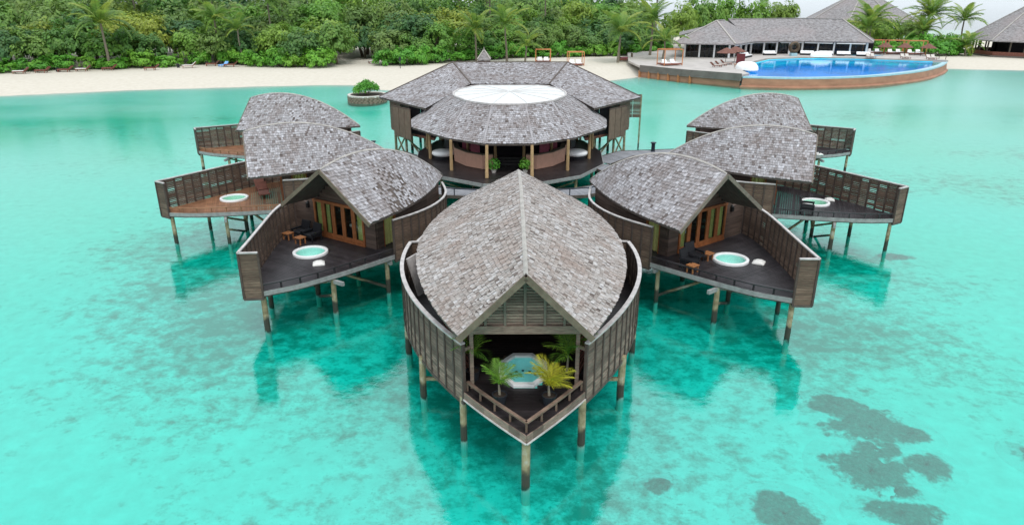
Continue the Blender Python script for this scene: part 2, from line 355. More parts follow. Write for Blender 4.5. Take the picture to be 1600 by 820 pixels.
def leaf_mat(name, stops, yellow, trans=0.42):
    m, nt, b = new_mat(name)
    oi = nt.nodes.new('ShaderNodeObjectInfo'); g = nt.nodes.new('ShaderNodeNewGeometry')
    c = ramp(nt, oi.outputs['Random'], stops)
    k = ramp(nt, g.outputs['Random Per Island'], [(0, (0.82,) * 3), (0.8, (1.15,) * 3), (1, (1.5, 1.4, 1.1))])
    c = mixc(nt, c, k, 1.0, 'MULTIPLY')
    c = mixc(nt, c, yellow, ramp(nt, noise(nt, 0.45, 3, 'Object'), [(0.52, (0, 0, 0)), (0.75, (.5,) * 3)]))
    nt.links.new(c, b.inputs['Base Color']); b.inputs['Roughness'].default_value = 0.5; b.inputs['Specular IOR Level'].default_value = 0.35
    tl = nt.nodes.new('ShaderNodeBsdfTranslucent'); nt.links.new(c, tl.inputs[0])
    mx = nt.nodes.new('ShaderNodeMixShader'); mx.inputs[0].default_value = trans
    nt.links.new(b.outputs[0], mx.inputs[1]); nt.links.new(tl.outputs[0], mx.inputs[2]); nt.links.new(mx.outputs[0], nt.nodes['Material Output'].inputs[0]); return m
M['leaf'] = leaf_mat('broadleaf', [(0, (0.06, 0.155, 0.055)), (0.2, (0.10, 0.235, 0.05)), (0.4, (0.18, 0.26, 0.075)), (0.55, (0.14, 0.32, 0.05)), (0.75, (0.25, 0.36, 0.06)), (0.9, (0.075, 0.19, 0.06)), (1, (0.15, 0.29, 0.06))], (0.26, 0.36, 0.06))
M['leaf_yellow'] = leaf_mat('yellow_green_leaf', [(0, (0.204, 0.3, 0.042)), (1, (0.3, 0.36, 0.054))], (0.384, 0.36, 0.06))
M['leaf_bright'] = leaf_mat('bright_shrub_leaf', [(0, (0.102, 0.324, 0.042)), (0.6, (0.144, 0.396, 0.048)), (1, (0.216, 0.432, 0.054))], (0.288, 0.456, 0.06))
M['frond'] = leaf_mat('coconut_frond', [(0, (0.112, 0.237, 0.05)), (0.6, (0.175, 0.312, 0.056)), (1, (0.325, 0.388, 0.069))], (0.312, 0.35, 0.062))
M['frond_yellow'] = leaf_mat('golden_frond', [(0, (0.36, 0.36, 0.03)), (1, (0.46, 0.42, 0.03))], (0.45, 0.34, 0.02), .35)
M['frond_green'] = leaf_mat('pot_palm_frond', [(0, (0.10, 0.24, 0.03)), (1, (0.20, 0.33, 0.035))], (0.32, 0.35, 0.03), .35)

# ------------------------------------------------------------------ terrain and water
SHORE = [(-400, 60), (-150, 95), (-85.7, 116.7), (-68, 124.5), (-48, 130), (-36, 132.3), (-29, 132), (-24, 126), (-12, 120), (-2, 123), (10, 133), (20.6, 141),
         (27, 147), (45, 152), (75, 160), (98, 166), (108, 163), (118, 161), (160, 163), (240, 190), (262, 240), (225, 285), (100, 305), (-60, 320), (-400, 330)]
def signed_dist(px, py, poly):
    d = np.full(px.shape, 1e9); ins = np.zeros(px.shape, bool); n = len(poly)
    for i in range(n):
        x0, y0 = poly[i]; x1, y1 = poly[(i + 1) % n]; dx, dy = x1 - x0, y1 - y0
        t = np.clip(((px - x0) * dx + (py - y0) * dy) / (dx * dx + dy * dy), 0, 1)
        d = np.minimum(d, np.hypot(px - x0 - t * dx, py - y0 - t * dy))
        ins ^= ((y0 > py) != (y1 > py)) & (px < (x1 - x0) * (py - y0) / (y1 - y0 + 1e-9) + x0)
    return np.where(ins, d, -d)
def terrain_z(px, py):
    sd = signed_dist(px, py, SHORE)
    z = np.interp(sd, [-600, -330, -150, -60, -28, -10, -3, 0, 4, 12, 30], [-28, -14, -.88, -.78, -.56, -0.26, -0.09, 0.0, 0.45, 1.15, 1.35])
    flat = np.exp(-(((px - 95) / 60) ** 2 + ((py - 130) / 32) ** 2))       # sandy shallows off the pool terrace
    z = np.where(sd < -2, z * (1 - 0.55 * flat), z)
    w = 0.07 * np.sin(px * .23 + 1.3 * np.sin(py * .11)) + 0.05 * np.sin(py * .31 + px * .13)
    return z + w * np.clip(np.abs(sd) / 15, 0, 1)
def axis(lo, a, b, hi, step):
    core = list(np.arange(a, b + .01, step)); left = []; x = a; s = step
    while x > lo: s *= 1.5; x -= s; left.append(x)
    right = []; x = b; s = step
    while x < hi: s *= 1.5; x += s; right.append(x)
    return np.array(left[::-1] + core + right)
xs = axis(-9000, -180, 190, 9000, 2.0); ys = axis(-500, 0, 300, 15000, 2.0)
GX, GY = np.meshgrid(xs, ys); GZ = terrain_z(GX, GY)
mb = MB(); mb.v = [tuple(p) for p in np.stack([GX.ravel(), GY.ravel(), GZ.ravel()], 1).tolist()]
nx = len(xs)
mb.f = [(j * nx + i, j * nx + i + 1, (j + 1) * nx + i + 1, (j + 1) * nx + i) for j in range(len(ys) - 1) for i in range(nx - 1)]
ground = mb.build('ground', M['ground'], smooth=True, kind='structure')
X0, X1, Y0, Y1 = float(xs[0]) + 5, float(xs[-1]) - 5, float(ys[0]) + 5, float(ys[-1]) - 5
sea = MB().box(((X0 + X1) / 2, (Y0 + Y1) / 2, -20), (X1 - X0, Y1 - Y0, 40)).build('water', M['sea'], kind='structure')
def gz(x, y): return float(terrain_z(np.array([float(x)]), np.array([float(y)]))[0])

# ------------------------------------------------------------------ building blocks for the timber pavilions
def resample(pts, step):
    P = [Vector((p[0], p[1])) for p in pts]; L = [0.0]
    for i in range(len(P) - 1): L.append(L[-1] + (P[i + 1] - P[i]).length)
    n = max(1, round(L[-1] / step)); out = []
    for k in range(n + 1):
        t = L[-1] * k / n; i = 0
        while i < len(P) - 2 and L[i + 1] < t: i += 1
        f = (t - L[i]) / max(1e-9, L[i + 1] - L[i]); q = P[i].lerp(P[i + 1], f); out.append((q.x, q.y))
    return out
def smooth_curve(pts, n=6):
    P = [Vector((p[0], p[1])) for p in pts]; out = []
    for i in range(len(P) - 1):
        a = P[max(i - 1, 0)]; b = P[i]; c = P[i + 1]; d = P[min(i + 2, len(P) - 1)]
        for k in range(n):
            t = k / n
            q = 0.5 * ((2 * b) + (-a + c) * t + (2 * a - 5 * b + 4 * c - d) * t * t + (-a + 3 * b - 3 * c + d) * t ** 3); out.append((q.x, q.y))
    out.append((P[-1].x, P[-1].y)); return out

PANEL_W = 0.62
_panel_cache = {}
def panel_mesh(h, mat, gaps, seed):
    key = (round(h, 2), mat, gaps, seed)
    if key not in _panel_cache:
        r = random.Random(seed * 31 + 5); m = MB(); n = int(h / .112); pitch = h / n
        for k in range(n):
            thin = gaps and r.random() < 0.06
            hh = pitch * (0.58 if thin else 0.925 if gaps else 0.94) * r.uniform(.94, 1.03)
            m.box((PANEL_W / 2, r.uniform(-.008, .008), (k + .5) * pitch), (PANEL_W, 0.03, hh))
        _panel_cache[key] = m.mesh('screen_panel', M[mat])
    return _panel_cache[key]
_batten_cache = {}
def batten_mesh(h, mat='batten'):
    k = (round(h, 2), mat)
    if k not in _batten_cache: _batten_cache[k] = MB().box((0, 0, h / 2), (0.09, 0.11, h)).mesh('batten', M[mat])
    return _batten_cache[k]
def screen(root, pts, z0, z1, mat='screen', gaps=True, cap='cap', capw=0.13, batten='batten'):
    """slatted privacy screen along pts: rails are the part, panels and battens its pieces"""
    P = resample(pts, PANEL_W); m = MB()
    for i in range(len(P) - 1):
        a, b = P[i], P[i + 1]; m.beam((*a, z1 + .03), (*b, z1 + .03), capw, 0.06)
    part = m.build('privacy_screen', M[cap], root)
    m = MB()
    for i in range(len(P) - 1): m.beam((*P[i], z0 - .01), (*P[i + 1], z0 - .01), 0.09, 0.12)
    m.build('bottom_rail', M['fascia_dark'], part)
    for i in range(len(P)):
        a = P[i]; j = min(i, len(P) - 2); d = (P[j + 1][0] - P[j][0], P[j + 1][1] - P[j][1]); ang = math.atan2(d[1], d[0])
        link('batten', batten_mesh(z1 - z0, batten), part, (a[0], a[1], z0), ang)
        if i < len(P) - 1:
            link('screen_panel', panel_mesh(z1 - z0 - .06, mat, gaps, RNG.randrange(14)), part, (a[0], a[1], z0 + .05), ang, scale=(math.hypot(*d) / PANEL_W, 1, 1))
    return part
def low_rail(root, pts, z0, h, mat, spacing=1.0):
    P = resample(pts, spacing); m = MB()
    for i in range(len(P) - 1): m.beam((*P[i], z0 + h), (*P[i + 1], z0 + h), 0.12, 0.06)
    part = m.build('low_rail', M[mat], root)
    me = MB().box((0, 0, h / 2), (0.07, 0.07, h)).mesh('rail_post', M[mat])
    for p in P: link('rail_post', me, part, (p[0], p[1], z0))
def span(poly, y):
    X = []
    for i in range(len(poly)):
        (x0, y0), (x1, y1) = poly[i], poly[(i + 1) % len(poly)]
        if (y0 > y) != (y1 > y): X.append(x0 + (x1 - x0) * (y - y0) / (y1 - y0))
    return (min(X), max(X)) if len(X) >= 2 else None
def deck(root, poly, z, mat, w=0.14, name='deck_boards', along_y=False, t=0.05, hole=None):
    if along_y: poly = [(y, x) for x, y in poly]
    ys_ = [p[1] for p in poly]; y = min(ys_) + .01; m = MB()
    while y < max(ys_) - .02:
        ya, yb = y + .006, min(y + w - .006, max(ys_) - .005); a, b = span(poly, ya), span(poly, yb)
        if a and b:
            parts = [(a[0], a[1], b[0], b[1])]
            if hole and abs((ya + yb) / 2 - hole[1]) < hole[3]:
                hx = hole[2] * math.sqrt(1 - ((ya + yb) / 2 - hole[1]) ** 2 / hole[3] ** 2)
                parts = [(a[0], hole[0] - hx, b[0], hole[0] - hx), (hole[0] + hx, a[1], hole[0] + hx, b[1])]
            for a0, a1, b0, b1 in parts:
                q = [(a0, ya), (a1, ya), (b1, yb), (b0, yb)]
                if along_y: q = [(p[1], p[0]) for p in q][::-1]
                m.prism(q, z - t, z)
        y += w
    return m.build(name, M[mat], root, kind='stuff')
def deck_frame(root, poly, z0, z1, step=1.1, hole=None):
    m = MB(); n = len(poly); q = inset_poly(poly, .12)
    for i in range(n): m.beam((*q[i], (z0 + z1) / 2), (*q[(i + 1) % n], (z0 + z1) / 2), .1, z1 - z0)
    ys_ = [p[1] for p in q]; y = min(ys_) + .8
    while y < max(ys_) - .3:
        a = span(q, y)
        if a and not (hole and abs(y - hole[1]) < hole[3]): m.beam((a[0], y, (z0 + z1) / 2), (a[1], y, (z0 + z1) / 2), .09, z1 - z0 - .02)
        y += step
    return m.build('deck_frame', M['fascia_dark'], root, kind='stuff')
def poly_area(p): return sum(p[i][0] * p[(i + 1) % len(p)][1] - p[(i + 1) % len(p)][0] * p[i][1] for i in range(len(p))) / 2
def ccw(p): return p if poly_area(p) > 0 else p[::-1]
def inset_poly(p, d):
    cx = sum(q[0] for q in p) / len(p); cy = sum(q[1] for q in p) / len(p); out = []
    for x, y in p:
        r = math.hypot(x - cx, y - cy); k = max(0.1, (r - d) / r) if r > 1e-6 else 1; out.append((cx + (x - cx) * k, cy + (y - cy) * k))
    return out
def stilts(root, pts, z1, braces=(), zlow=-1.3, r=0.118):
    for (x, y) in pts:
        k = RNG.uniform(.9, 1.12)
        MB().tube([(x, y, zlow), (x + RNG.uniform(-.03, .03), y, (z1 + zlow) / 2), (x, y, z1)], [r * 1.12 * k, r * 1.05 * k, r * k], 10).build('stilt', M['stilt'], root, smooth=False)
    for (a, b) in braces:
        MB().beam(a, b, .11, .13).build('brace', M['stilt'], root)

def shingle_row(m, edge_lo, edge_hi, width, lift, rng, jit=1.0, bald=None):
    """edge_lo / edge_hi: functions t -> point along the lower / upper line of one course, plus their length"""
    (flo, L), fhi = edge_lo, edge_hi
    n = max(1, int(L / width)); t = rng.uniform(-.5, 0) / n
    while t < 1:
        w = rng.uniform(.72, 1.28) / n; a, b = max(0, t + .03 / n), min(1, t + w - .03 / n); t += w
        if b - a < .15 / n: continue
        p0, p1, q1, q0 = flo(a), flo(b), fhi(b), fhi(a)
        if (p0 - q0).length < .02 and (p1 - q1).length < .02: continue
        if bald and (p0 - Vector(bald[0])).length < bald[1] * rng.uniform(.3, 1.25) and rng.random() < .6: continue
        nrm = (p1 - p0).cross(q0 - p0)
        if nrm.length < 1e-9: continue
        nrm.normalize()
        if nrm.z < 0: nrm = -nrm
        dn = (p0 - q0) * (0.22 + rng.uniform(-.13, .16) * jit); dn2 = (p1 - q1) * (0.22 + rng.uniform(-.13, .16) * jit)
        up = nrm * (lift * rng.uniform(.6, 1.7)); base = nrm * .004
        P0, P1 = p0 + dn + up, p1 + dn2 + up
        m.add([P0, P1, q1 + base, q0 + base, p0 + dn, p1 + dn2], [(0, 1, 2, 3), (4, 5, 1, 0)])

def leaf_roof(root, sa, st, zr, hw, ze, seed, shmat='shingle', barge='barge', width=.165, step=0.185, ridge=True, bald=None):
    """gable roof on a leaf-shaped plan: level shingle courses, a humped ridge, gable at y=sa, pointed at y=st"""
    rng = random.Random(seed); N = 40
    S = [sa + (st - sa) * i / N for i in range(N + 1)]
    m = MB(); t = 0.16
    def pt(side, s, v):     # v 0 eave 1 ridge
        return (side * max(hw(s), .02) * (1 - v), s, ze + (zr(s) - ze) * v)
    for side in (-1, 1):
        for i in range(N):
            q = [pt(side, S[i], 0), pt(side, S[i + 1], 0), pt(side, S[i + 1], 1), pt(side, S[i], 1)]
            if side > 0: pass
            else: q = q[::-1]
            m.add([(*q_[:2], q_[2] - .012) for q_ in q], [(0, 1, 2, 3)]); m.add([(p[0], p[1], p[2] - t) for p in q], [(3, 2, 1, 0)])
            a, b = pt(side, S[i], 0), pt(side, S[i + 1], 0)
            m.add([(*a[:2], a[2] - .012), (*b[:2], b[2] - .012), (*b[:2], b[2] - t), (*a[:2], a[2] - t)], [(0, 1, 2, 3)])
    roof = m.build('roof', M['roof_under'], root)
    sh = MB(); zmax = max(zr(s) for s in S); sl = 0.0
    smid = max(S, key=lambda s: hw(s)); slope_len = math.hypot(hw(smid), zr(smid) - ze); rows = int(slope_len / step)
    fine = [sa + (st - sa) * i / 200 for i in range(201)]
    zfull = max(zr(s) for s in fine) - ze
    for side in (-1, 1):
        for k in range(rows):
            z0 = ze + zfull * k / rows; z1 = ze + zfull * (k + 1) / rows
            ss = [s for s in fine if zr(s) > z0 + .01]
            if len(ss) < 2: continue
            s0, s1 = ss[0], ss[-1]; z1c = z1
            def line(z):
                def f(t_):
                    s = s0 + (s1 - s0) * t_; zz = min(z, zr(s)); return Vector((side * hw(s) * (zr(s) - zz) / max(.02, zr(s) - ze), s, zz))
                return f
            lo = line(z0); L = sum((lo((i + 1) / 20) - lo(i / 20)).length for i in range(20))
            shingle_row(sh, (lo, L), line(z1), width, .028, rng, 1.0, bald)
    sh.build('shingles', M[shmat], roof, kind='stuff')
    if ridge:
        rm = MB(); R = [s for s in fine[::5]]
        for i in range(len(R) - 1):
            for side in (-1, 1):
                a = Vector((0, R[i], zr(R[i]) + .05)); b = Vector((0, R[i + 1], zr(R[i + 1]) + .05))
                sl = (zr(R[i]) - ze) / max(hw(R[i]), .3)
                o = Vector((side * .075, 0, -.075 * min(sl, 1)))
                rm.add([a, b, b + o, a + o], [(0, 1, 2, 3)])
        rm.build('ridge_cap', M['ridge'], roof)
    for side in (-1, 1):
        a = Vector(pt(side, sa, 0)); b = Vector(pt(side, sa, 1))
        d = (b - a).normalized()
        MB().beam(a - d * .08 + Vector((0, -.05, -.09)), b + Vector((0, -.05, -.09)), .07, .21).build('bargeboard', M[barge], roof)
    return roof

# ------------------------------------------------------------------ hot tubs, cushions, furniture
def hot_tub(loc, r, shell, label, seg=28, sy=1.0, rz=0.0, steps=True):
    t = thing('hot_tub', label, 'hot tub', loc, rz, 'hot tubs sunk in the villa decks')
    ph = math.pi / seg if seg < 12 else 0
    MB().lathe([(r * 1.0, 0.0), (r * 1.0, .10), (r * .99, .13), (r * .84, .13), (r * .81, .10), (r * .80, .02)], seg, sy=sy, ph=ph).build('rim', M['white'], t, smooth=seg > 12)
    MB().lathe([(r * .80, .03), (r * .76, -.45), (r * .55, -.47), (r * .5, -.85), (.01, -.86)], seg, sy=sy, ph=ph).build('shell', M[shell], t, smooth=True)
    MB().lathe([(r * .80, .055), (.01, .055)], seg, sy=sy, ph=ph).build('water', M['tub_water'], t)
    me = MB().lathe([(.05, .0), (.05, .02), (.01, .02)], 10).mesh('jet', M['navy'])
    for k in range(5):
        a = math.radians(40 + 25 * k); link('jet', me, t, (r * .62 * math.cos(a), r * sy * .62 * math.sin(a), -.44))
    link('jet', me, t, (0, 0, -.83), scale=(1.8, 1.8, 1))
    hm = MB().tube([(0, 0, .12), (0, 0, .24), (.08, 0, .26)], [.02, .02, .02], 8)
    hm.build('tap', M['bronze'], t).location = (r * -.75, r * sy * .52, 0)
    return t
def headrest(loc, rz, label):
    m = MB()
    for i in range(6):
        pass
    prof = [(-.32, .0), (-.30, .13), (-.12, .26), (.12, .27), (.30, .14), (.32, .0)]
    vs = [(x * k, y, z * kk) for y, k, kk in ((-.30, .85, .4), (-.25, 1, .55), (.25, 1, .55), (.30, .85, .4)) for x, z in prof]; n = len(prof); fs = []
    for j in range(3):
        for i in range(n - 1): fs.append((j * n + i + 1, j * n + i, (j + 1) * n + i, (j + 1) * n + i + 1))
        fs.append((j * n, j * n + n - 1, (j + 1) * n + n - 1, (j + 1) * n))
    fs.append(tuple(range(n))); fs.append(tuple(reversed(range(3 * n, 4 * n))))
    o = m.add(vs, fs).build('headrest_cushion', M['towel'], smooth=True); o.location = loc; o.rotation_euler = (0, 0, rz)
    return tag(o, label, 'cushion', 'white cushions on the villa decks')
def wicker_chair(loc, rz, label, mat='wicker'):
    t = thing('lounge_chair', label, 'chair', loc, rz, 'lounge chairs on the villa decks')
    MB().box((0, 0, .33), (.72, .70, .14)).build('seat', M[mat], t)
    MB().hexa([(-.36, .28, .40), (.36, .28, .40), (.36, .36, .40), (-.36, .36, .40), (-.34, .42, .92), (.34, .42, .92), (.34, .5, .92), (-.34, .5, .92)]).build('backrest', M[mat], t)
    for s in (-1, 1):
        MB().box((s * .39, .02, .50), (.10, .74, .10)).build('armrest', M[mat], t)
        for y in (-.30, .32): MB().box((s * .38, y, .22), (.07, .07, .45)).build('leg', M[mat], t)
    return t
def stool(loc, rz, label):
    t = thing('stool', label, 'stool', loc, rz, 'low timber stools on the villa decks')
    for k in range(3): MB().box((0, -.17 + .17 * k, .38), (.5, .14, .05)).build('slat', M['stool'], t)
    for sx in (-1, 1):
        for sy in (-1, 1): MB().box((sx * .2, sy * .17, .18), (.06, .06, .35)).build('leg', M['stool'], t)
    return t
def timber_lounger(loc, rz, label, mat='red_timber', cush=None, group=None, s=1.0):
    """slatted sun lounger, head towards +y"""
    t = thing('sun_lounger', label, 'sun lounger', loc, rz, group); t.scale = (s, s, s)
    MB().box((0, -.25, .30), (.70, 1.35, .07)).build('base', M[mat], t)
    MB().hexa([(-.34, .42, .30), (.34, .42, .30), (.34, .48, .25), (-.34, .48, .25), (-.34, .95, .78), (.34, .95, .78), (.34, 1.01, .74), (-.34, 1.01, .74)]).build('backrest', M[mat], t)
    for sx in (-1, 1):
        for y in (-.82, .38): MB().box((sx * .3, y, .14), (.07, .08, .27)).build('leg', M[mat], t)
    if cush:
        m = MB().box((0, -.25, .37), (.62, 1.32, .08)); m.hexa([(-.31, .40, .345), (.31, .40, .345), (.31, .46, .42), (-.31, .40, .42), (-.31, .88, .80), (.31, .88, .80), (.31, .94, .86), (-.31, .94, .86)])
        m.build('cushion', M[cush], t)
    return t

# ------------------------------------------------------------------ spa villas on stilts
DECK = 2.1
def door_wall(root, y, x0, x1, poly, doors, m_):
    """timber end wall: boards as wall, glazed folding doors between x=doors"""
    d0, d1, h, n = doors
    # wall above and beside the doors, cut in horizontal boards
    b = MB(); z = DECK; pitch = .24; ztop = max(p[1] for p in poly)
    def spans(z_):
        X = []
        for i in range(len(poly)):
            (xa, za), (xb, zb) = poly[i], poly[(i + 1) % len(poly)]
            if (za > z_) != (zb > z_): X.append(xa + (xb - xa) * (z_ - za) / (zb - za))
        return (min(X), max(X)) if len(X) > 1 else None
    while z < ztop - .05:
        zt = min(z + pitch - .012, ztop - .02); s = spans((z + zt) / 2)
        if s:
            segs = [(s[0], d0), (d1, s[1])] if z < DECK + h else [s]
            for a, c in segs:
                if c - a > .03: b.box((m_ * (a + c) / 2, y + .06, (z + zt) / 2), (c - a, .12, zt - z))
        z += pitch
    wall = b.build('end_wall', M['wall'], root, kind='stuff')
    w = (d1 - d0) / n
    MB().beam((m_ * d0, y - .03, DECK + h), (m_ * d1, y - .03, DECK + h), .14, .16).build('door_head', M['door'], root)
    MB().beam((m_ * d0, y - .03, DECK + .06), (m_ * d1, y - .03, DECK + .06), .14, .10).build('door_sill', M['door'], root)
    for i in range(n):
        a = d0 + w * i; leaf = MB()
        for xx in (a + .07, a + w - .07): leaf.box((m_ * xx, y - .02, DECK + h / 2), (.13, .09, h - .2))
        leaf.box((m_ * (a + w / 2), y - .02, DECK + .22), (w - .27, .08, .2))
        dl = leaf.build('door', M['door'], root)
        MB().box((m_ * (a + w / 2), y - .015, DECK + h / 2 + .1), (w - .27, .012, h - .4)).build('pane', M['glass'], dl)
    for i, f0, f1 in ((0, .05, .95), (1, .05, .4), (n - 2, .6, .95), (n - 1, .05, .95)):
        c = MB(); a = d0 + w * (i + f0); k = 14
        vs = [(m_ * (a + w * (f1 - f0) * j / k), y + .16 + .04 * math.sin(j * 1.9), zz) for zz in (DECK + .05, DECK + h) for j in range(k + 1)]
        c.add(vs, [(j, j + 1, k + 2 + j, k + 1 + j) for j in range(k)]); c.build('curtain', M['curtain'], root)
    lamp = MB().box((m_ * (d1 + .45), y - .08, DECK + 1.75), (.16, .16, .3)); lamp.box((m_ * (d1 + .45), y - .03, DECK + 1.95), (.08, .12, .06)); lamp.build('wall_lamp', M['lamp'], root)
    return wall

A_PTS = [(-.45, -7.25), (.75, -5.7), (1.9, -4.25), (3.05, -2.8), (4.05, -1.45), (4.8, -.1), (5.15, 1.2), (5.15, 2.7), (4.6, 4.6), (3.4, 6.5), (1.8, 8.1)]
B_PTS = [(-1.16, -6.7), (-1.87, -5.14), (-2.4, -2.95), (-2.75, -.85), (-2.95, .5)]
C_PTS = [(-2.95, .5), (-3.1, 2.4), (-2.8, 4.4), (-1.85, 6.4), (0.0, 8.3)]
def side_villa(label, loc, heading, m_, deckmat, seed, shmat, screenmat, tub, rest, barge, furniture):
    """m_=+1 villa right of the axis, -1 mirrored"""
    root = thing('overwater_villa', label, 'villa', (loc[0], loc[1], 0), rad(heading), 'spa villas on stilts around the round pavilion')
    mx = lambda P: [(m_ * x, y) for x, y in P]
    A, B, C = smooth_curve(A_PTS, 4), smooth_curve(B_PTS, 4), smooth_curve(C_PTS, 4)
    poly = ccw(mx(A + C[::-1] + B[::-1]))
    hole = None
    if tub:
        dx, dy = tub[0] - loc[0], tub[1] - loc[1]; ca, sa = math.cos(rad(heading)), math.sin(rad(heading))
        hole = (dx * ca + dy * sa, -dx * sa + dy * ca, .9, .9)
    deck(root, poly, DECK, deckmat, hole=hole)
    deck_frame(root, poly, DECK - .32, DECK - .055, hole=hole)
    f = MB(); Bm = mx(resample(B_PTS, .5))
    for i in range(len(Bm) - 1): f.beam((*Bm[i], DECK - .13), (*Bm[i + 1], DECK - .13), .08, .24)
    f.build('edge_beam', M['fascia'], root)
    low_rail(root, mx([(x + .1, y) for x, y in B]), DECK, .30, 'deck_dark' if deckmat != 'deck_brown' else 'deck_brown', .95)
    screen(root, mx(A[:31]), 1.72, 4.02, screenmat, True)
    screen(root, mx([A_PTS[0], (-.85, -6.95), B_PTS[0]]), 1.72, 4.02, screenmat, False)
    screen(root, mx(C), 1.72, 4.02, screenmat, False)
    zr = lambda s: 7.25 - .0545 * (s - 1.3) ** 2; ze = 4.5; hw = lambda s: max(.0, 3.3 * (8.38 - s) / 9.93 + .72 * math.sin(math.pi * (s + 1.55) / 9.93))
    leaf_roof(root, -1.55, 8.38, zr, hw, ze, seed, shmat, barge, bald=furniture)
    # end wall under the gable with folding doors, side wall with a curtained door, back walls
    top = lambda x: zr(.5) - .25 - abs(x) * (zr(.5) - ze) / hw(.5)
    poly_w = [(-1.6, DECK), (4.85, DECK), (4.85, 4.0), (hw(.5) + .05, 4.2), (0, zr(.5) - .22), (-1.6, top(1.6))]
    door_wall(root, .5, -1.6, 4.85, poly_w, (-.8, 3.2, 2.15, 5), m_)
    PB = [(-1.6, .62), (-1.6, 1.1), (-1.6, 2.1), (-1.5, 3.5), (-1.1, 5.4), (-.5, 7.2)]; PA = [(3.3, .62), (2.5, 3.5), (1.5, 5.4), (.6, 7.2)]
    for P_, nm in ((PB, 'side_wall'), (PA, 'rear_side_wall')):
        sw = MB()
        for z in np.arange(DECK, 4.3, .24):
            for q in range(len(P_) - 1):
                if P_ is PB and q == 1 and z < DECK + 2.0: continue
                sw.beam((m_ * P_[q][0], P_[q][1], z + .115), (m_ * P_[q + 1][0], P_[q + 1][1], z + .115), .1, .228)
        sw.build(nm, M['wall'], root, kind='stuff')
    MB().box((m_ * -1.58, 1.13, DECK + 1), (.14, .08, 2)).box((m_ * -1.58, 2.07, DECK + 1), (.14, .08, 2)).box((m_ * -1.58, 1.6, DECK + 2.04), (.14, 1.02, .08)).build('side_door_frame', M['door'], root)
    c = MB(); k = 14; c.add([(m_ * -1.5 + .04 * math.sin(j * 1.8), 1.15 + .9 * j / k, zz) for zz in (DECK + .03, DECK + 2) for j in range(k + 1)], [(j, j + 1, k + 2 + j, k + 1 + j) for j in range(k)]); c.build('curtain', M['curtain'], root)
    MB().box((m_ * .05, 7.25, 3.25), (1.15, .14, 2.3)).build('entrance_wall', M['wall'], root); MB().box((m_ * .05, 7.36, 3.05), (.8, .06, 1.9)).build('entrance_door', M['door'], root)
    pts = [(-1.0, -6.6), (-2.2, -3.3), (-2.6, .2), (-2.3, 4.3), (1.3, -4.6), (3.4, -1.9), (4.7, 1.4), (4.2, 4.5), (.4, -2.2), (.8, 1.2), (.6, 5), (.8, 7.7)]
    P = mx(pts)
    br = [((*P[1], .9), (*P[8], -.2)), ((P[1][0], P[1][1], 1.7), (P[8][0], P[8][1], .6)), ((*P[8], 1.6), (*P[2], .2)), ((*P[5], 1.6), (*P[8], .3))]
    stilts(root, P, DECK - .3, br)
    for yy in (-3.3, .2): MB().beam((m_ * -2.95, yy, DECK - .42), (m_ * 3.0, yy, DECK - .42), .14, .2).build('cross_beam', M['fascia'], root)
    # world positions for loose things
    ca, sa = math.cos(rad(heading)), math.sin(rad(heading))
    W = lambda x, y, z=DECK: (loc[0] + m_ * x * ca - y * sa, loc[1] + m_ * x * sa + y * ca, z + .003)
    return root, W

R1, W = side_villa('grey-roofed villa right of the front villa, black deck with wicker chairs', (9.93, 35.0), 37.1, 1, 'deck_dark', 21, 'shingle', 'screen', (11.6, 33.9), None, 'barge', None)
VW = {'R1': W}
L1, VW['L1'] = side_villa('villa left of the front villa with dark bare patches in its shingles', (-9.1, 36.0), -33.5, -1, 'deck_dark', 22, 'shingle', 'screen', (-11.0, 35.0), None, 'barge_olive', ((2.3, 1.6, 5.2), 1.5))
R2, VW['R2'] = side_villa('middle villa on the right with see-through screen and black cabinet', (18.35, 44.9), 68, 1, 'deck_dark', 23, 'shingle', 'screen', (20.6, 44.8), None, 'barge', None)
L2, VW['L2'] = side_villa('middle villa on the left with warm brown deck and long screen', (-16.4, 46.0), -70, -1, 'deck_brown', 24, 'shingle', 'screen', (-19.3, 45.9), None, 'barge', None)
R3, VW['R3'] = side_villa('hindmost villa on the right with its grey tip towards the pavilion', (24.0, 62.2), 95, 1, 'deck_dark', 25, 'shingle', 'screen', None, None, 'barge', None)
L3, VW['L3'] = side_villa('hindmost villa on the left with a brown deck corner showing', (-21.9, 62.4), -97, -1, 'deck_brown', 26, 'shingle', 'screen', None, None, 'barge', None)

TUBS = [('R1', 'round white hot tub with wicker chairs behind it', (11.6, 33.9), 'tub_shell'), ('L1', 'round white hot tub on the black deck left of the front villa', (-11.0, 35.0), 'tub_shell'),
        ('R2', 'round white hot tub before the see-through screen', (20.6, 44.8), 'tub_shell_green'), ('L2', 'round white hot tub on the warm brown deck', (-19.3, 45.9), 'tub_shell_green')]
for k, lab, (x, y), sh in TUBS: hot_tub((x, y, DECK), .95, sh, lab)
headrest((12.95, 33.45, DECK + .003), rad(-30), 'white cushion between hot tub and screen, villa right of the front villa')
headrest((-10.1, 33.3, DECK + .003), rad(15), 'white cushion by the low rail, villa left of the front villa')
headrest((21.9, 45.5, DECK + .003), rad(-20), 'white cushion behind the hot tub before the see-through screen')
headrest((27.4, 60.4, DECK + .003), rad(0), 'white cushion on the hindmost right villa deck')
def at(k, x, y, z=DECK): return VW[k](x, y, z)
wicker_chair(at('R1', -1.85, -1.2), rad(37 + 10), 'black wicker chair beside the orange stool, near the rail corner')
wicker_chair(at('R1', -.95, -.75), rad(37 - 5), 'black wicker chair against the orange folding doors, right-hand villa')
stool(at('R1', -2.3, -1.75), rad(40), 'orange stool at the low rail before two wicker chairs')
stool(at('R1', -.25, -1.1), rad(37), 'orange stool in front of the folding doors, right-hand villa')
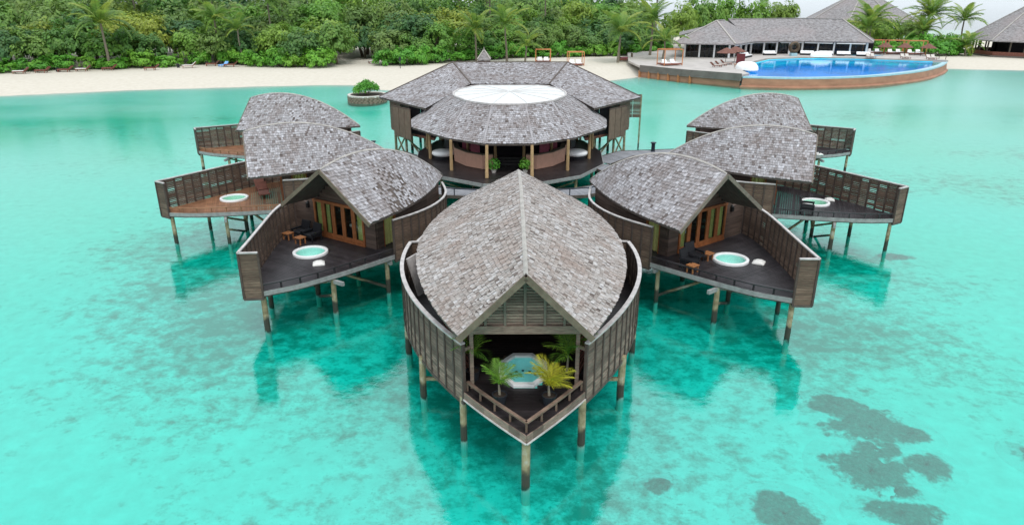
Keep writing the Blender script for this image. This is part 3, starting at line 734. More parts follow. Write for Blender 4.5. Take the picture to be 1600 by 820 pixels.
wicker_chair(at('L1', 3.55, -.35), rad(-35), 'black wicker chair in the screen corner, left-hand villa')
wicker_chair(at('L1', 2.6, -.35), rad(-38), 'black wicker chair before the curtained door, left-hand villa')
stool(at('L1', 3.9, -1.0), rad(-30), 'orange stool next to the curved screen, left-hand villa')
stool(at('L1', 2.7, -1.15), rad(-35), 'orange stool before the wicker chairs, left-hand villa')
t = wicker_chair(at('R2', -1.9, -1.6), rad(68), 'black high-backed wicker chair by the low rail, middle right villa')
t.scale = (1.15, 1.15, 1.2)
timber_lounger(at('L2', 2.3, -.9), rad(-70 + 100), 'brown timber lounger near the doors, farther of two on the brown deck', group='timber loungers on the brown deck')
timber_lounger(at('L2', 1.1, -.8), rad(-70 + 95), 'brown timber lounger near the doors, closer of two on the brown deck', group='timber loungers on the brown deck')
def massage_bed(loc, rz, label):
    t = thing('massage_bed', label, 'bed', loc, rz, 'massage beds inside the villas')
    MB().box((0, 0, .68), (.75, 1.95, .14)).build('mattress', M['towel'], t); MB().box((0, .75, .80), (.5, .3, .1)).build('pillow', M['white'], t)
    MB().box((0, 0, .56), (.7, 1.85, .08)).build('base', M['door'], t)
    for sx in (-1, 1):
        for sy in (-1, 1): MB().box((sx * .3, sy * .8, .26), (.07, .07, .52)).build('leg', M['door'], t)
massage_bed(at('R1', .7, 2.3), rad(37), 'white massage bed behind the glass doors, right-hand villa')
massage_bed(at('L1', .9, 2.3), rad(-35), 'white massage bed behind the glass doors, left-hand villa')

# ------------------------------------------------------------------ front villa
def front_villa():
    cx, cy = 0.38, 30.0
    root = thing('overwater_villa', 'large front villa with pointed deck, octagonal tub and potted palms', 'villa', (cx, cy, 0), rad(0.4), 'spa villas on stilts around the round pavilion')
    hwd = lambda y: 5.4 * max(0, 1 - (y / 11.7) ** 2)
    Y = [-11.7 + 23.4 * i / 48 for i in range(49)]
    right = [(hwd(y), y) for y in Y]; left = [(-hwd(y), y) for y in Y]
    poly = ccw(right + left[1:-1][::-1])
    deck(root, poly, DECK, 'deck_black', .2, hole=(0.04, -7.70, .93, 1.22))
    deck_frame(root, poly, DECK - .32, DECK - .055, hole=(0.04, -7.70, .93, 1.22))
    ysc = [-9.1 + 10.6 * i / 24 for i in range(25)]
    for s in (-1, 1):
        pts = [(s * hwd(y), y) for y in ysc]
        screen(root, pts, 1.62, 3.95, 'screen_grey', False, capw=.17)
        screen(root, [(s * hwd(1.5), 1.5), (s * (hwd(1.5) - 1.1), 1.62)], 2.1, 3.95, 'screen', False, capw=.13)
        screen(root, [(s * hwd(y), y) for y in [2.2 + 8.6 * i / 12 for i in range(13)]], 1.62, 3.6, 'screen', False)
        e = [(s * hwd(y), y) for y in (-9.1, -9.6, -10.1, -10.6, -11.1, -11.5)] + [(0, -11.72)]
        f = MB()
        for i in range(len(e) - 1): f.beam((*e[i], DECK - .16), (*e[i + 1], DECK - .16), .09, .30)
        f.build('edge_beam', M['screen_grey'], root)
        f = MB()
        for i in range(len(e) - 1): f.beam((e[i][0], e[i][1] - .05, DECK - .30), (e[i + 1][0], e[i + 1][1] - .05, DECK - .30), .10, .05)
        f.build('edge_strip', M['cap'], root)
        low_rail(root, [(s * max(0, hwd(y) - .12), y + .05) for y in (-9.1, -9.7, -10.3, -10.9, -11.4)] + [(0, -11.55)], DECK, .36, 'screen', .8)
        # gable post and short screen wing between post and screen
        MB().box((s * 1.85, -8.85, DECK + 1.22), (.13, .13, 2.44)).build('gable_post', M['screen_grey'], root)
        MB().beam((s * 1.85, -8.85, 3.75), (s * (hwd(-9.1)), -9.1, 3.75), .07, .12).build('tie_rail', M['screen_grey'], root)
    zr = lambda s: 7.4 - (.0092 if s < -1.5 else .0165) * (s + 1.5) ** 2
    hwr = lambda s: 4.6 * max(0, 1 - ((s + .3) / 13.0) ** 2); ze = 4.6
    leaf_roof(root, -9.7, 12.6, zr, hwr, ze, 31, 'shingle_warm', 'barge_olive', .155, .20)
    # slatted gable infill with battens and a tie beam
    g = MB(); z = 4.62; y = -8.9; sl = (zr(y) - ze) / hwr(y); apex = zr(y) - .22
    while z < apex - .1:
        w = (apex - z - .05) / sl
        if w > .1: g.box((0, y, z + .05), (2 * w, .04, .085))
        z += .105
    g.build('gable_slats', M['screen_grey'], root, kind='stuff')
    for x in (-1.35, -.68, 0, .68, 1.35):
        hgt = apex - abs(x) * sl - 4.55
        if hgt > .1: MB().box((x, y - .05, 4.55 + hgt / 2), (.09, .07, hgt)).build('gable_batten', M['barge'], root)
    MB().box((0, y - .06, 4.46), (4.15, .12, .30)).build('tie_beam', M['screen_grey'], root)
    # room under the roof
    b = MB()
    for z in np.arange(DECK, 5.6, .24):
        wd = min(6.2, 2 * hwr(-2.5) * (1 - (z + .5 - ze) / (zr(-2.5) - ze)))
        b.box((0, -2.5, z + .115), (wd, .1, .228)) if z > DECK + 2.2 and wd > .2 else None
        for s in (-1, 1): b.box((s * 2.9, 2.0, z + .115), (.1, 9.2, .228)) if z < 4.4 else None
        b.box((0, 6.6, z + .115), (5.9, .1, .228)) if z < 4.4 else None
    b.build('room_wall', M['wall'], root, kind='stuff')
    for i in range(6):
        x = -3.1 + 6.2 * (i + .5) / 6; d = MB()
        for xx in (-.46, .46): d.box((x + xx, -2.5, DECK + 1.1), (.1, .1, 2.2))
        d.box((x, -2.5, DECK + .35), (.82, .06, .6)); d.box((x, -2.5, DECK + 2.14), (.82, .1, .12)); d.box((x, -2.5, DECK + 1.25), (.82, .06, .08))
        dd = d.build('door', M['door'], root); MB().box((x, -2.5, DECK + 1.35), (.82, .015, 1.4)).build('pane', M['glass'], dd)
    for s in (-1, 1):   # lean-to slatted side panels below the eaves
        P = [(s * (hwr(y) - .95), y) for y in (-8.2, -6.5, -4.6, -2.6)]
        sp = MB()
        for i in range(3):
            for z in np.arange(DECK + .1, 4.3, .26): sp.beam((*P[i], z), (*P[i + 1], z), .04, .14)
        sp.build('side_slats', M['red_timber'], root, kind='stuff')
        for p in P: MB().box((p[0], p[1], DECK + 1.15), (.1, .1, 2.3)).build('side_post', M['batten'], root)
    c = MB(); k = 14; c.add([(-2.5 + .6 * j / k, -2.3 + .05 * math.sin(j * 1.8), zz) for zz in (DECK + .03, DECK + 2.1) for j in range(k + 1)], [(j, j + 1, k + 2 + j, k + 1 + j) for j in range(k)]); c.build('curtain', M['curtain'], root)
    c = MB(); c.add([(1.9 + .6 * j / k, -2.3 + .05 * math.sin(j * 1.8), zz) for zz in (DECK + .03, DECK + 2.1) for j in range(k + 1)], [(j, j + 1, k + 2 + j, k + 1 + j) for j in range(k)]); c.build('curtain', M['curtain'], root)
    pts = [(0, -11.45), (-2.2, -8.9), (2.05, -9.2), (-4.0, -5.9), (4.0, -6.0), (-5.1, -2.2), (5.1, -2.2), (-5.2, 2), (5.2, 2), (-4.2, 5.6), (4.2, 5.6), (0, -6), (-2.2, -3), (2.2, -3), (0, 1), (-2.2, 4), (2.2, 4), (0, 8), (0, 11)]
    br = [((-4.0, -5.9, .75), (-2.2, -6.0, .75)), ((4.0, -6.0, .75), (2.2, -6.0, .75)), ((-2.2, -3, 1.5), (0, -6, 0)), ((2.2, -3, 1.5), (0, -6, 0))]
    stilts(root, pts, DECK - .3, br, r=.13)
    for s in (-1, 1): MB().box((s * 3.1, -5.95, .85), (.5, .22, .28)).build('beam_end', M['fascia'], root)
    return root
front_villa()
hot_tub((0.42, 22.3, DECK), .98, 'tub_shell_blue', 'octagonal white hot tub on the front villa deck between four potted palms', 8, 1.3)

# leaning canvas panel on the side walk of the front villa
pn = MB().hexa([(-.45, 0, 0), (.45, 0, 0), (.45, .07, 0), (-.45, .07, 0), (-.45, .55, 1.75), (.45, .55, 1.75), (.45, .62, 1.75), (-.45, .62, 1.75)])
pnl = thing('canvas_panel', 'pale grey canvas panel leaning in the left side walk of the front villa', 'panel', (-4.15, 29.6, DECK + .003), rad(65))
pn.build('board', M['cap'], pnl)

def frond_mesh(name, length, droop, mat, leaf_l, n=22, seed=1, width=.05):
    """one feather frond along +x, arching up then down"""
    r = random.Random(seed); m = MB(); prev = None
    def P(t): return Vector((length * (t - .12 * droop * t * t), 0, length * (.55 * t - (.40 + .45 * droop) * t * t)))
    pts = [P(i / 8) for i in range(9)]; m.tube(pts, [.022 * length / 2 * (1 - .8 * i / 8) + .004 for i in range(9)], 5)
    for i in range(n):
        t = .12 + .88 * i / (n - 1); p = P(t); ll = leaf_l * (math.sin(math.pi * min(1, .18 + t * .8)) ** .6) * r.uniform(.85, 1.1)
        for s in (-1, 1):
            d = Vector((.55 + .3 * t, s * (.95 - .35 * t), .10 - .35 * t * droop + r.uniform(-.08, .08))).normalized()
            w = Vector((1, 0, 0)).cross(d).normalized().cross(d) * width
            mid = p + d * ll * .5 + Vector((0, 0, .02)); tip = p + d * ll + Vector((0, 0, -.22 * ll))
            m.add([p - w * .4, mid - w, mid + w, p + w * .4, tip], [(0, 1, 2, 3), (1, 4, 2)])
    return m.mesh(name, M[mat])
def pot_palm(loc, h, nf, mat, label, seed, fl=1.1):
    r = random.Random(seed); t = thing('potted_palm', label, 'potted palm', loc, r.uniform(0, 6), 'potted palms on the front deck')
    pot = MB().lathe([(.01, 0), (.19, 0), (.25, .34), (.27, .36), (.24, .37), (.22, .31)], 18).build('pot', M['pot'], t, smooth=False)
    MB().lathe([(.225, .32), (.01, .33)], 18).build('soil', M['soil'], pot)
    MB().tube([(0, 0, .3), (.03, .02, .3 + h * .5), (.02, .03, .3 + h)], [.05, .042, .03], 8).build('stem', M['palm_bark'], t)
    for i in range(nf):
        a = 2 * math.pi * i / nf + r.uniform(-.3, .3); up = r.uniform(.25, 1.15); L = fl * r.uniform(.8, 1.15)
        me = frond_mesh('frond', L, r.uniform(.2, .9), mat, L * .42, 15, seed * 50 + i, .015)
        link('frond', me, t, (.02, .03, .3 + h * r.uniform(.8, 1.0)), (0, -up, a))
    return t
pot_palm((-.42, 20.15, DECK + .003), .42, 9, 'frond_green', 'green potted palm left of the octagonal tub near the deck tip', 3, 1.0)
pot_palm((1.27, 20.1, DECK + .003), .42, 13, 'frond_yellow', 'golden yellow potted palm right of the octagonal tub', 4, 1.05)
pot_palm((-1.42, 21.75, DECK + .003), .75, 10, 'frond_green', 'tall green potted palm behind the tub beside the left gable post', 5, 1.25)
pot_palm((1.98, 21.65, DECK + .003), .75, 11, 'frond_green', 'tall green potted palm behind the tub beside the right gable post', 6, 1.25)
# ------------------------------------------------------------------ PART2
# ------------------------------------------------------------------ shingled facets for the round pavilion
def facet(root_mesh, sh, quad, rng, width=.20, step=.22):
    """quad: eave-left, eave-right, top-right, top-left"""
    a, b, c, d = [Vector(p) for p in quad]
    rows = max(1, int((((d - a).length + (c - b).length) / 2) / step))
    for k in range(rows):
        v0, v1 = k / rows, (k + 1) / rows
        def line(v): return lambda t_: (a.lerp(b, t_)).lerp(d.lerp(c, t_), v)
        lo = line(v0); shingle_row(sh, (lo, max(.05, (lo(1) - lo(0)).length)), line(v1), width, .03, rng, .8)
    G = 8; g = [[(a.lerp(b, i / G)).lerp(d.lerp(c, i / G), j / G) for i in range(G + 1)] for j in range(G + 1)]
    vs = [(p.x, p.y, p.z - .04) for r_ in g for p in r_] + [(p.x, p.y, p.z - .18) for r_ in g for p in r_]; o = (G + 1) ** 2; fs = []
    for j in range(G):
        for i in range(G):
            q = (j * (G + 1) + i, j * (G + 1) + i + 1, (j + 1) * (G + 1) + i + 1, (j + 1) * (G + 1) + i); fs.append(q); fs.append(tuple(o + k for k in q[::-1]))
    for i in range(G): fs.append((i + 1, i, o + i, o + i + 1))
    root_mesh.add(vs, fs)

def pavilion():
    cx, cy = -.2, 61.0
    root = thing('round_pavilion', 'round reception pavilion with white oval roof light at the centre of the villas', 'pavilion', (cx, cy, 0), 0)
    rng = random.Random(5)
    # deck
    N = 12; dk = []
    DP = [(-2.0, -10.9), (1.6, -10.9), (5.6, -8.2), (7.9, -4.2), (8.3, 1.0), (7.2, 6), (3.5, 9), (-3.5, 9), (-7.2, 6), (-8.3, 1.0), (-7.9, -4.2), (-5.7, -8.2)]
    deck(root, ccw(DP), DECK, 'deck_black', .16)
    deck_frame(root, ccw(DP), DECK - .35, DECK - .055, 1.4)
    e = MB(); E_ = [DP[9], DP[10], DP[11], DP[0], DP[1], DP[2], DP[3], DP[4]]
    for i in range(len(E_) - 1): e.beam((*E_[i], DECK - .14), (*E_[i + 1], DECK - .14), .1, .26)
    e.build('edge_beam', M['fascia'], root)
    # front ring roof
    ze, zt = 4.65, 7.0
    eave = [(-2.0, -8.4), (1.85, -8.4), (5.2, -6.0), (8.4, -1.2), (8.9, 2.8), (8.0, 7.0), (4.5, 10.5), (-4.5, 10.5), (-8.4, 7.0), (-9.1, 2.8), (-8.5, -1.2), (-5.1, -6.0)]
    top = []
    for (x, y) in eave:
        a = math.atan2((y - 2.4) / 7.9, x / 5.15); top.append((5.15 * math.cos(a), 2.7 + 7.6 * math.sin(a)))
    rm, sh = MB(), MB(); hips = []
    for i in range(12):
        j = (i + 1) % 12
        facet(rm, sh, [(*eave[i], ze), (*eave[j], ze), (*top[j], zt), (*top[i], zt)], rng); hips.append(((*eave[i], ze + .04), (*top[i], zt + .04)))
    roof = rm.build('roof', M['roof_under'], root); sh.build('shingles', M['shingle'], roof, kind='stuff')
    for a, b in hips: MB().beam(a, b, .16, .05).build('hip_cap', M['shingle'], roof)
    n = 48; dome = MB()
    prof = [(1.0, .02), (.97, .10), (.8, .16), (.5, .20), (.01, .22)]
    vs = []; fs = []
    tp = resample(top + [top[0]], 1.0)[:-1]; n = len(tp); c0 = (0, 2.7)
    for r_, z_ in prof: vs += [(c0[0] + (x - c0[0]) * r_, c0[1] + (y - c0[1]) * r_, zt + z_) for x, y in tp]
    for i in range(len(prof) - 1):
        for k in range(n): fs.append((i * n + k, i * n + (k + 1) % n, (i + 1) * n + (k + 1) % n, (i + 1) * n + k))
    rl = dome.add(vs, fs).build('roof_light', M['membrane'], root, smooth=False)
    for k in range(0, n, 3):
        p = tp[k]; L = [(c0[0] + (p[0] - c0[0]) * r_, c0[1] + (p[1] - c0[1]) * r_, zt + z_ + .02) for r_, z_ in prof]; rb = MB()
        for i in range(len(L) - 1): rb.beam(L[i], L[i + 1], .07, .05)
        rb.build('rib', M['membrane'], rl)
    ef = MB()
    for k in range(n): ef.beam((*tp[k], zt + .07), (*tp[(k + 1) % n], zt + .07), .16, .14)
    ef.build('edge_frame', M['cap'], rl)
    # eave beam
    eb = MB()
    for i in range(12):
        p, q = eave[i], eave[(i + 1) % 12]; k = .95; eb.beam((p[0] * k, 2 + (p[1] - 2) * k, ze - .2), (q[0] * k, 2 + (q[1] - 2) * k, ze - .2), .12, .16)
    eb.build('eave_beam', M['barge'], root)
    # posts
    posts = [(-1.75, -9.2), (1.75, -9.2), (-4.7, -6.6), (4.7, -6.6), (-6.9, -2.2), (6.9, -2.2), (-7.6, 2), (7.6, 2), (-1.2, -4.2), (1.2, -4.2), (-3.6, -2.6), (3.6, -2.6), (-6.6, 6), (6.6, 6)]
    for x, y in posts:
        f = .93 if y < -9 else 1
        MB().tube([(x, y, DECK), (x, y * f if y < -9 else y, ze - .1 + (.1 if abs(x) < 4 and y > -5 else 0))], [.14, .12], 10).build('column', M['post_yellow'], root)
    # curved peach counters
    for s in (-1, 1):
        P = [(s * x, y) for x, y in ((1.35, -6.1), (2.2, -6.3), (3.6, -5.2), (4.7, -3.3), (5.0, -1.2))]
        Q = [(s * x, y) for x, y in ((1.35, -5.7), (2.1, -5.85), (3.3, -4.9), (4.3, -3.1), (4.55, -1.2))]
        c = MB()
        for i in range(4):
            a, b, cc, d = P[i], P[i + 1], Q[i + 1], Q[i]
            q = ccw([a, b, cc, d]); c.prism(q, DECK + .02, DECK + 1.15)
        c.build('counter', M['peach'], root)
        tp_ = MB()
        for i in range(4): tp_.prism(ccw([P[i], P[i + 1], Q[i + 1], Q[i]]), DECK + 1.155, DECK + 1.2)
        tp_.build('counter_top', M['barge_olive'], root)
        for (x, y) in ((2.9, -3.9), (3.7, -2.5)): MB().hexa([(s * x - .4, y - .15, DECK + .9), (s * x + .4, y - .15, DECK + .9), (s * x + .4, y + .15, DECK + .9), (s * x - .4, y + .15, DECK + .9),
                                                             (s * x - .36, y + .05, DECK + 1.7), (s * x + .36, y + .05, DECK + 1.7), (s * x + .36, y + .25, DECK + 1.7), (s * x - .36, y + .25, DECK + 1.7)]).build('cushion', M['pink'], root)
    # dark core with steps
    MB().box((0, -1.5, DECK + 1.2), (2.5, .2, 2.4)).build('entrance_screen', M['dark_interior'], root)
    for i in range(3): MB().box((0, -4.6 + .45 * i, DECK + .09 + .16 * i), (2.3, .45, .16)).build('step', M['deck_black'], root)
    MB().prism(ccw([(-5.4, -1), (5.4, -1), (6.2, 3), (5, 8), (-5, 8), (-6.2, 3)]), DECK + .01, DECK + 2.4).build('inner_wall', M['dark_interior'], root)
    P = [(-2.0, -10.5), (1.6, -10.5), (-5.4, -7.9), (5.3, -7.9), (-7.6, -4), (7.6, -4), (-8, 1), (8, 1), (-3, -6), (3, -6), (0, -8), (-6.5, 6), (6.5, 6)]
    br = [((-5.4, -7.9, 1.5), (-3, -6, .1)), ((5.3, -7.9, 1.5), (3, -6, .1)), ((0, -8, 1.5), (-3, -6, .1)), ((0, -8, 1.5), (3, -6, .1)), ((-7.6, -4, 1.5), (-8, 1, .1)), ((7.6, -4, 1.5), (8, 1, .1))]
    stilts(root, P, DECK - .3, br)
    return cx, cy
def membrane():
    m, nt, b = new_mat('white_roof_membrane')
    b.inputs['Base Color'].default_value = (0.56, 0.555, 0.545, 1); b.inputs['Roughness'].default_value = .6; return m
M['membrane'] = membrane()
PC = pavilion()

def rear_hall():
    """angular treatment hall behind the round pavilion: folded shingle roof, boarded walls on tall stilts"""
    root = thing('stilt_hall', 'angular hall with folded grey shingle roof behind the round pavilion', 'building', (-.2, 61.0, 0), 0)
    rng = random.Random(9); rm, sh = MB(), MB()
    A = (6.2, 15.6, 8.7); T = (13.0, 8.3, 6.0); V = (4.0, 10.2, 7.05); Bk = (10.0, 20.0, 5.9); Bm = (4.5, 22, 5.9); I1 = (7.6, 1.6, 5.85)
    mir = lambda p: (-p[0], p[1], p[2])
    quads = [[mir(V), V, A, mir(A)],                                        # middle inner slope
             [V, I1, T, A], [mir(I1), mir(V), mir(A), mir(T)],              # wings
             [Bm, mir(Bm), mir(A), A], [T, Bk, A, A], [Bk, Bm, A, A], [mir(Bk), mir(T), mir(A), mir(A)], [mir(Bm), mir(Bk), mir(A), mir(A)]]
    quads[1] = [I1, T, A, V]; quads[2] = [mir(T), mir(I1), mir(V), mir(A)]
    for q in quads: facet(rm, sh, q, rng, .22, .24)
    roof = rm.build('roof', M['roof_under'], root); sh.build('shingles', M['shingle'], roof, kind='stuff')
    for p, q in ((A, mir(A)), (V, A), (mir(V), mir(A)), (A, T), (mir(A), mir(T))):
        MB().beam((p[0], p[1], p[2] + .05), (q[0], q[1], q[2] + .05), .16, .06).build('ridge_cap', M['roof_under'], roof)
    for s in (-1, 1):
        # boarded walls: outer wall, protruding panel, dark recess
        poly = [(12.0, 8.4), (10.2, 5.6), (7.0, 2.4), (7.0, 14), (10.5, 18)]
        fl = ccw([(s * x, y) for x, y in poly]); MB().prism(fl, 2.75, 2.98).build('floor', M['red_timber'], root)
        def boards(p, q, z0, z1, name, mat, n):
            part = MB().beam((*p, z1 - .04), (*q, z1 - .04), .12, .08).build(name, M['wall'], root)
            for k in range(n):
                a = [p[j] + (q[j] - p[j]) * (k + .03) / n for j in (0, 1)]; b = [p[j] + (q[j] - p[j]) * (k + .97) / n for j in (0, 1)]
                MB().beam((*a, (z0 + z1 - .08) / 2), (*b, (z0 + z1 - .08) / 2), .07, z1 - z0 - .08).build('wall_panel', M[mat], part)
        boards((s * 12.0, 8.3), (s * 10.6, 6.3), 2.95, 5.8, 'outer_wall', 'screen', 2)
        boards((s * 11.3, 6.0), (s * 9.3, 3.5), 2.6, 5.5, 'wall_leaf', 'screen_brown', 3)
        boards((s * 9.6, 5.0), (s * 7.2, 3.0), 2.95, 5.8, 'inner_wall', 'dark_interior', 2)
        boards((s * 12.0, 8.5), (s * 10.6, 17.5), 2.95, 5.8, 'end_wall', 'screen', 6)
        P = [(s * x, y) for x, y in ((11.6, 8.3), (10.2, 6.0), (8.0, 4.0), (10.5, 12.0), (8.6, 8.0), (10.2, 16.5), (7.6, 13))]
        br = [((*P[0], 2.6), (*P[1], .3)), ((*P[1], 2.6), (*P[0], .3)), ((*P[1], 2.6), (*P[2], .3)), ((*P[2], 2.6), (*P[4], .2)), ((*P[1], 2.4), (*P[4], .2))]
        stilts(root, P, 2.78, br, r=.13)
    # free-standing slatted leaf on the right
    part = MB().box((13.0, 12.5, 5.65), (1.7, .1, .08)).build('wing_screen', M['batten'], root)
    me = panel_mesh(2.3, 'screen', True, 2)
    for k in range(2): link('screen_panel', me, part, (12.2 + k * .82, 12.5, 3.3), 0, scale=(1.25, 1, 1))
    MB().box((13.85, 12.5, 2.2), (.14, .14, 7.0)).build('stilt', M['stilt'], root)
    for s in (-1, 1): pass
M['screen_brown'] = simple('warm_boarding', (0.155, 0.108, 0.078), 0.75, 0.2, 2.0, objvar=.1)
rear_hall()

# daybeds, planters and lamps at the pavilion
for s, lab in ((-1, 'round white daybed on the left side of the pavilion deck'), (1, 'round white daybed on the right side of the pavilion deck')):
    t = thing('daybed', lab, 'daybed', (PC[0] + s * 5.75, PC[1] - 3.4 + 1.2, DECK + .003), 0, 'round daybeds on the pavilion deck')
    MB().lathe([(.01, 0), (.85, 0), (.9, .3), (.9, .32)], 24).build('base', M['wicker'], t)
    MB().lathe([(.9, .33), (1.02, .45), (1.0, .62), (.85, .70), (.01, .72)], 24).build('mattress', M['white'], t, smooth=True)
def leaf_ball(m, c, r, n, size, rng, flat=1.0, out=None):
    for _ in range(n):
        while True:
            d = Vector((rng.uniform(-1, 1), rng.uniform(-1, 1), rng.uniform(-.6, 1)))
            if .1 < d.length < 1: break
        d = d.normalized() * (d.length ** .5); p = Vector(c) + Vector((d.x * r, d.y * r, d.z * r * flat))
        nrm = (d + Vector((rng.uniform(-.8, .8), rng.uniform(-.8, .8), rng.uniform(0, 1.0)))).normalized()
        if out is not None: nrm = (nrm * .75 + out * .9).normalized()
        a = nrm.cross(Vector((rng.uniform(-1, 1), rng.uniform(-1, 1), .3))).normalized(); b = nrm.cross(a); s = size * rng.uniform(.6, 1.35)
        m.add([p - a * s * .5, p + b * s * .28, p + a * s * .5, p - b * s * .28], [(0, 1, 2, 3)])
for s, lab in ((-1, 'leafy pot plant at the left end of the pavilion entrance'), (1, 'leafy pot plant at the right end of the pavilion entrance')):
    t = thing('pot_plant', lab, 'pot plant', (PC[0] + s * 1.25, PC[1] - 7.4, DECK + .003), 0, 'pot plants at the pavilion entrance')
    MB().lathe([(.01, 0), (.16, 0), (.2, .25), (.18, .26)], 14).build('pot', M['stone_cap'], t)
    m = MB(); leaf_ball(m, (0, 0, .7), .5, 160, .26, random.Random(40 + s)); m.build('leaves', M['leaf_bright'], t)

# ------------------------------------------------------------------ boardwalks
def boardwalk(label, pts, w, rail_side=None):
    m = MB(); root = thing('boardwalk', label, 'boardwalk', (0, 0, 0), 0, 'boardwalks between the villas')
    P = [Vector((p[0], p[1])) for p in pts]; nrm = []
    for i in range(len(P)):
        d = (P[min(i + 1, len(P) - 1)] - P[max(i - 1, 0)]).normalized(); nrm.append(Vector((-d.y, d.x)))
    z = 1.95; eb = [MB(), MB()]
    for i in range(len(P) - 1):
        L = (P[i + 1] - P[i]).length; n = max(1, int(L / .16))
        for k in range(n):
            t0, t1 = (k + .04) / n, (k + .96) / n; q = []
            for t_, sgn in ((t0, -1), (t1, -1), (t1, 1), (t0, 1)):
                c = P[i].lerp(P[i + 1], t_); nn = nrm[i].lerp(nrm[i + 1], t_).normalized(); q.append(c + nn * sgn * w / 2)
            m.prism(ccw([(v.x, v.y) for v in q]), z - .05, z)
        for j, sgn in enumerate((-1, 1)):
            a = P[i] + nrm[i] * sgn * (w / 2 + .05); b = P[i + 1] + nrm[i + 1] * sgn * (w / 2 + .05); eb[j].beam((a.x, a.y, z - .08), (b.x, b.y, z - .08), .09, .22)
    m.build('deck_boards', M['walk'], root, kind='stuff')
    for j in (0, 1): eb[j].build('edge_beam', M['fascia_dark'], root)
    R = resample(pts, 3.0)
    for p in R:
        for s in (-1, 1): pass
    S = []
    for i, p in enumerate(R):
        j = min(i, len(R) - 2); d = Vector((R[j + 1][0] - R[j][0], R[j + 1][1] - R[j][1])).normalized(); nn = Vector((-d.y, d.x))
        S += [(p[0] + nn.x * w * .38, p[1] + nn.y * w * .38), (p[0] - nn.x * w * .38, p[1] - nn.y * w * .38)]
    stilts(root, S, z - .06, r=.09)
    if rail_side:
        q = [(P[i] + nrm[i] * rail_side * (w / 2 - .05)) for i in range(len(P))]
        low_rail(root, [(v.x, v.y) for v in q], z, .5, 'navy', 1.6)
    return root
boardwalk('grey boardwalk from the pavilion to the hindmost left villa', [(-8.0, 58.2), (-10.6, 61.6), (-15.6, 62.9)], 2.2)
boardwalk('grey boardwalk from the pavilion to the hindmost right villa', [(7.6, 58.2), (10.4, 61.6), (16.6, 62.6)], 2.2)
boardwalk('grey boardwalk curving behind the villa left of the front villa', [(-12.0, 50.6), (-7.6, 50.2), (-4.6, 48.3), (-.6, 47.6)], 1.9, -1)
boardwalk('grey boardwalk curving behind the villa right of the front villa', [(12.6, 50.0), (7.9, 50.2), (5.0, 48.3), (.4 + .6, 47.6)], 1.9, 1)
boardwalk('grey boardwalk linking the left walks to the pavilion deck', [(-7.9, 51.4), (-8.3, 54.5), (-7.6, 57.0)], 1.6)
boardwalk('grey boardwalk linking the right walks to the pavilion deck', [(8.1, 51.4), (8.3, 54.5), (7.4, 57.0)], 1.6)
boardwalk('short grey boardwalk from the back of the front villa', [(.2, 41.6), (.1, 46.4)], 1.6)
def bollard(loc, label, h=.85):
    t = thing('lantern_bollard', label, 'bollard', loc, 0, 'dark bollard lanterns along the boardwalks')
    MB().lathe([(.01, 0), (.22, 0), (.18, .06), (.17, h - .12), (.01, h - .12)], 14).build('body', M['navy'], t)
    MB().lathe([(.01, h - .1), (.26, h - .1), (.28, h - .04), (.2, h), (.01, h)], 14).build('lid', M['navy'], t)
    MB().lathe([(.02, h - .12), (.16, h - .12), (.16, h - .1), (.02, h - .1)], 12).build('collar', M['pool_rim'], t)
bollard((-12.9, 63.2, 1.953), 'dark bollard on the left rear boardwalk beyond the villa roof')
bollard((13.0, 62.5, 1.953), 'dark bollard on the right rear boardwalk beyond the villa roof')
bollard((6.3, 48.6, 1.953), 'dark bollard between the front villa and the villa to its right', 1.0)

# ------------------------------------------------------------------ stone planter with bush at the shore
pl = thing('stone_planter', 'round stone-walled planter standing in the shallows by the beach', 'planter', (-22.9, 110.3, 0), 0)
MB().lathe([(3.0, -1.3), (2.95, .85)], 40, sy=1.1).build('wall', M['stone'], pl)
MB().lathe([(3.05, .85), (3.05, 1.1), (2.6, 1.1), (2.6, .8)], 40, sy=1.1).build('coping', M['stone_cap'], pl)
MB().lathe([(2.65, .95), (.01, 1.05)], 30, sy=1.1).build('soil', M['soil'], pl)
me_st = None
rs = random.Random(3)
for ring in range(5):                       # stones set proud of the wall face
    for k in range(30):
        a = 2 * math.pi * (k + (ring % 2) * .5) / 30 + rs.uniform(-.03, .03)
        if math.sin(a) > .35: continue
        x, y = 2.98 * math.cos(a), 2.98 * 1.1 * math.sin(a)
        if me_st is None: me_st = MB().hexa([(-.24, -.1, -.11), (.24, -.1, -.13), (.26, .1, -.12), (-.25, .1, -.12), (-.22, -.08, .12), (.23, -.07, .11), (.24, .1, .12), (-.24, .1, .12)]).mesh('stone', M['stone'])
        link('stone', me_st, pl, (x, y, -.1 + ring * .24), a + math.pi / 2, scale=(rs.uniform(.8, 1.2), 1, rs.uniform(.8, 1)))
bu = thing('bush', 'rounded bright green bush growing in the stone planter', 'bush', (-22.9, 110.3, 1.0), 0)
m = MB(); rr = random.Random(8)
for _ in range(60):
    a = rr.uniform(0, 6.28); d = rr.uniform(0, 2.0); leaf_ball(m, (d * math.cos(a), d * math.sin(a), .35 + 1.7 * (1 - (d / 2.2) ** 2) * rr.uniform(.6, 1)), .5, 45, .30, rr)
m.build('foliage', M['leaf_bright'], bu)
m = MB()
for k in range(6): a = k * 1.05; m.tube([(0.2 * math.cos(a), .2 * math.sin(a), 0), (.9 * math.cos(a), .9 * math.sin(a), 1.3)], [.06, .03], 6)
m.build('stem', M['bark'], bu)

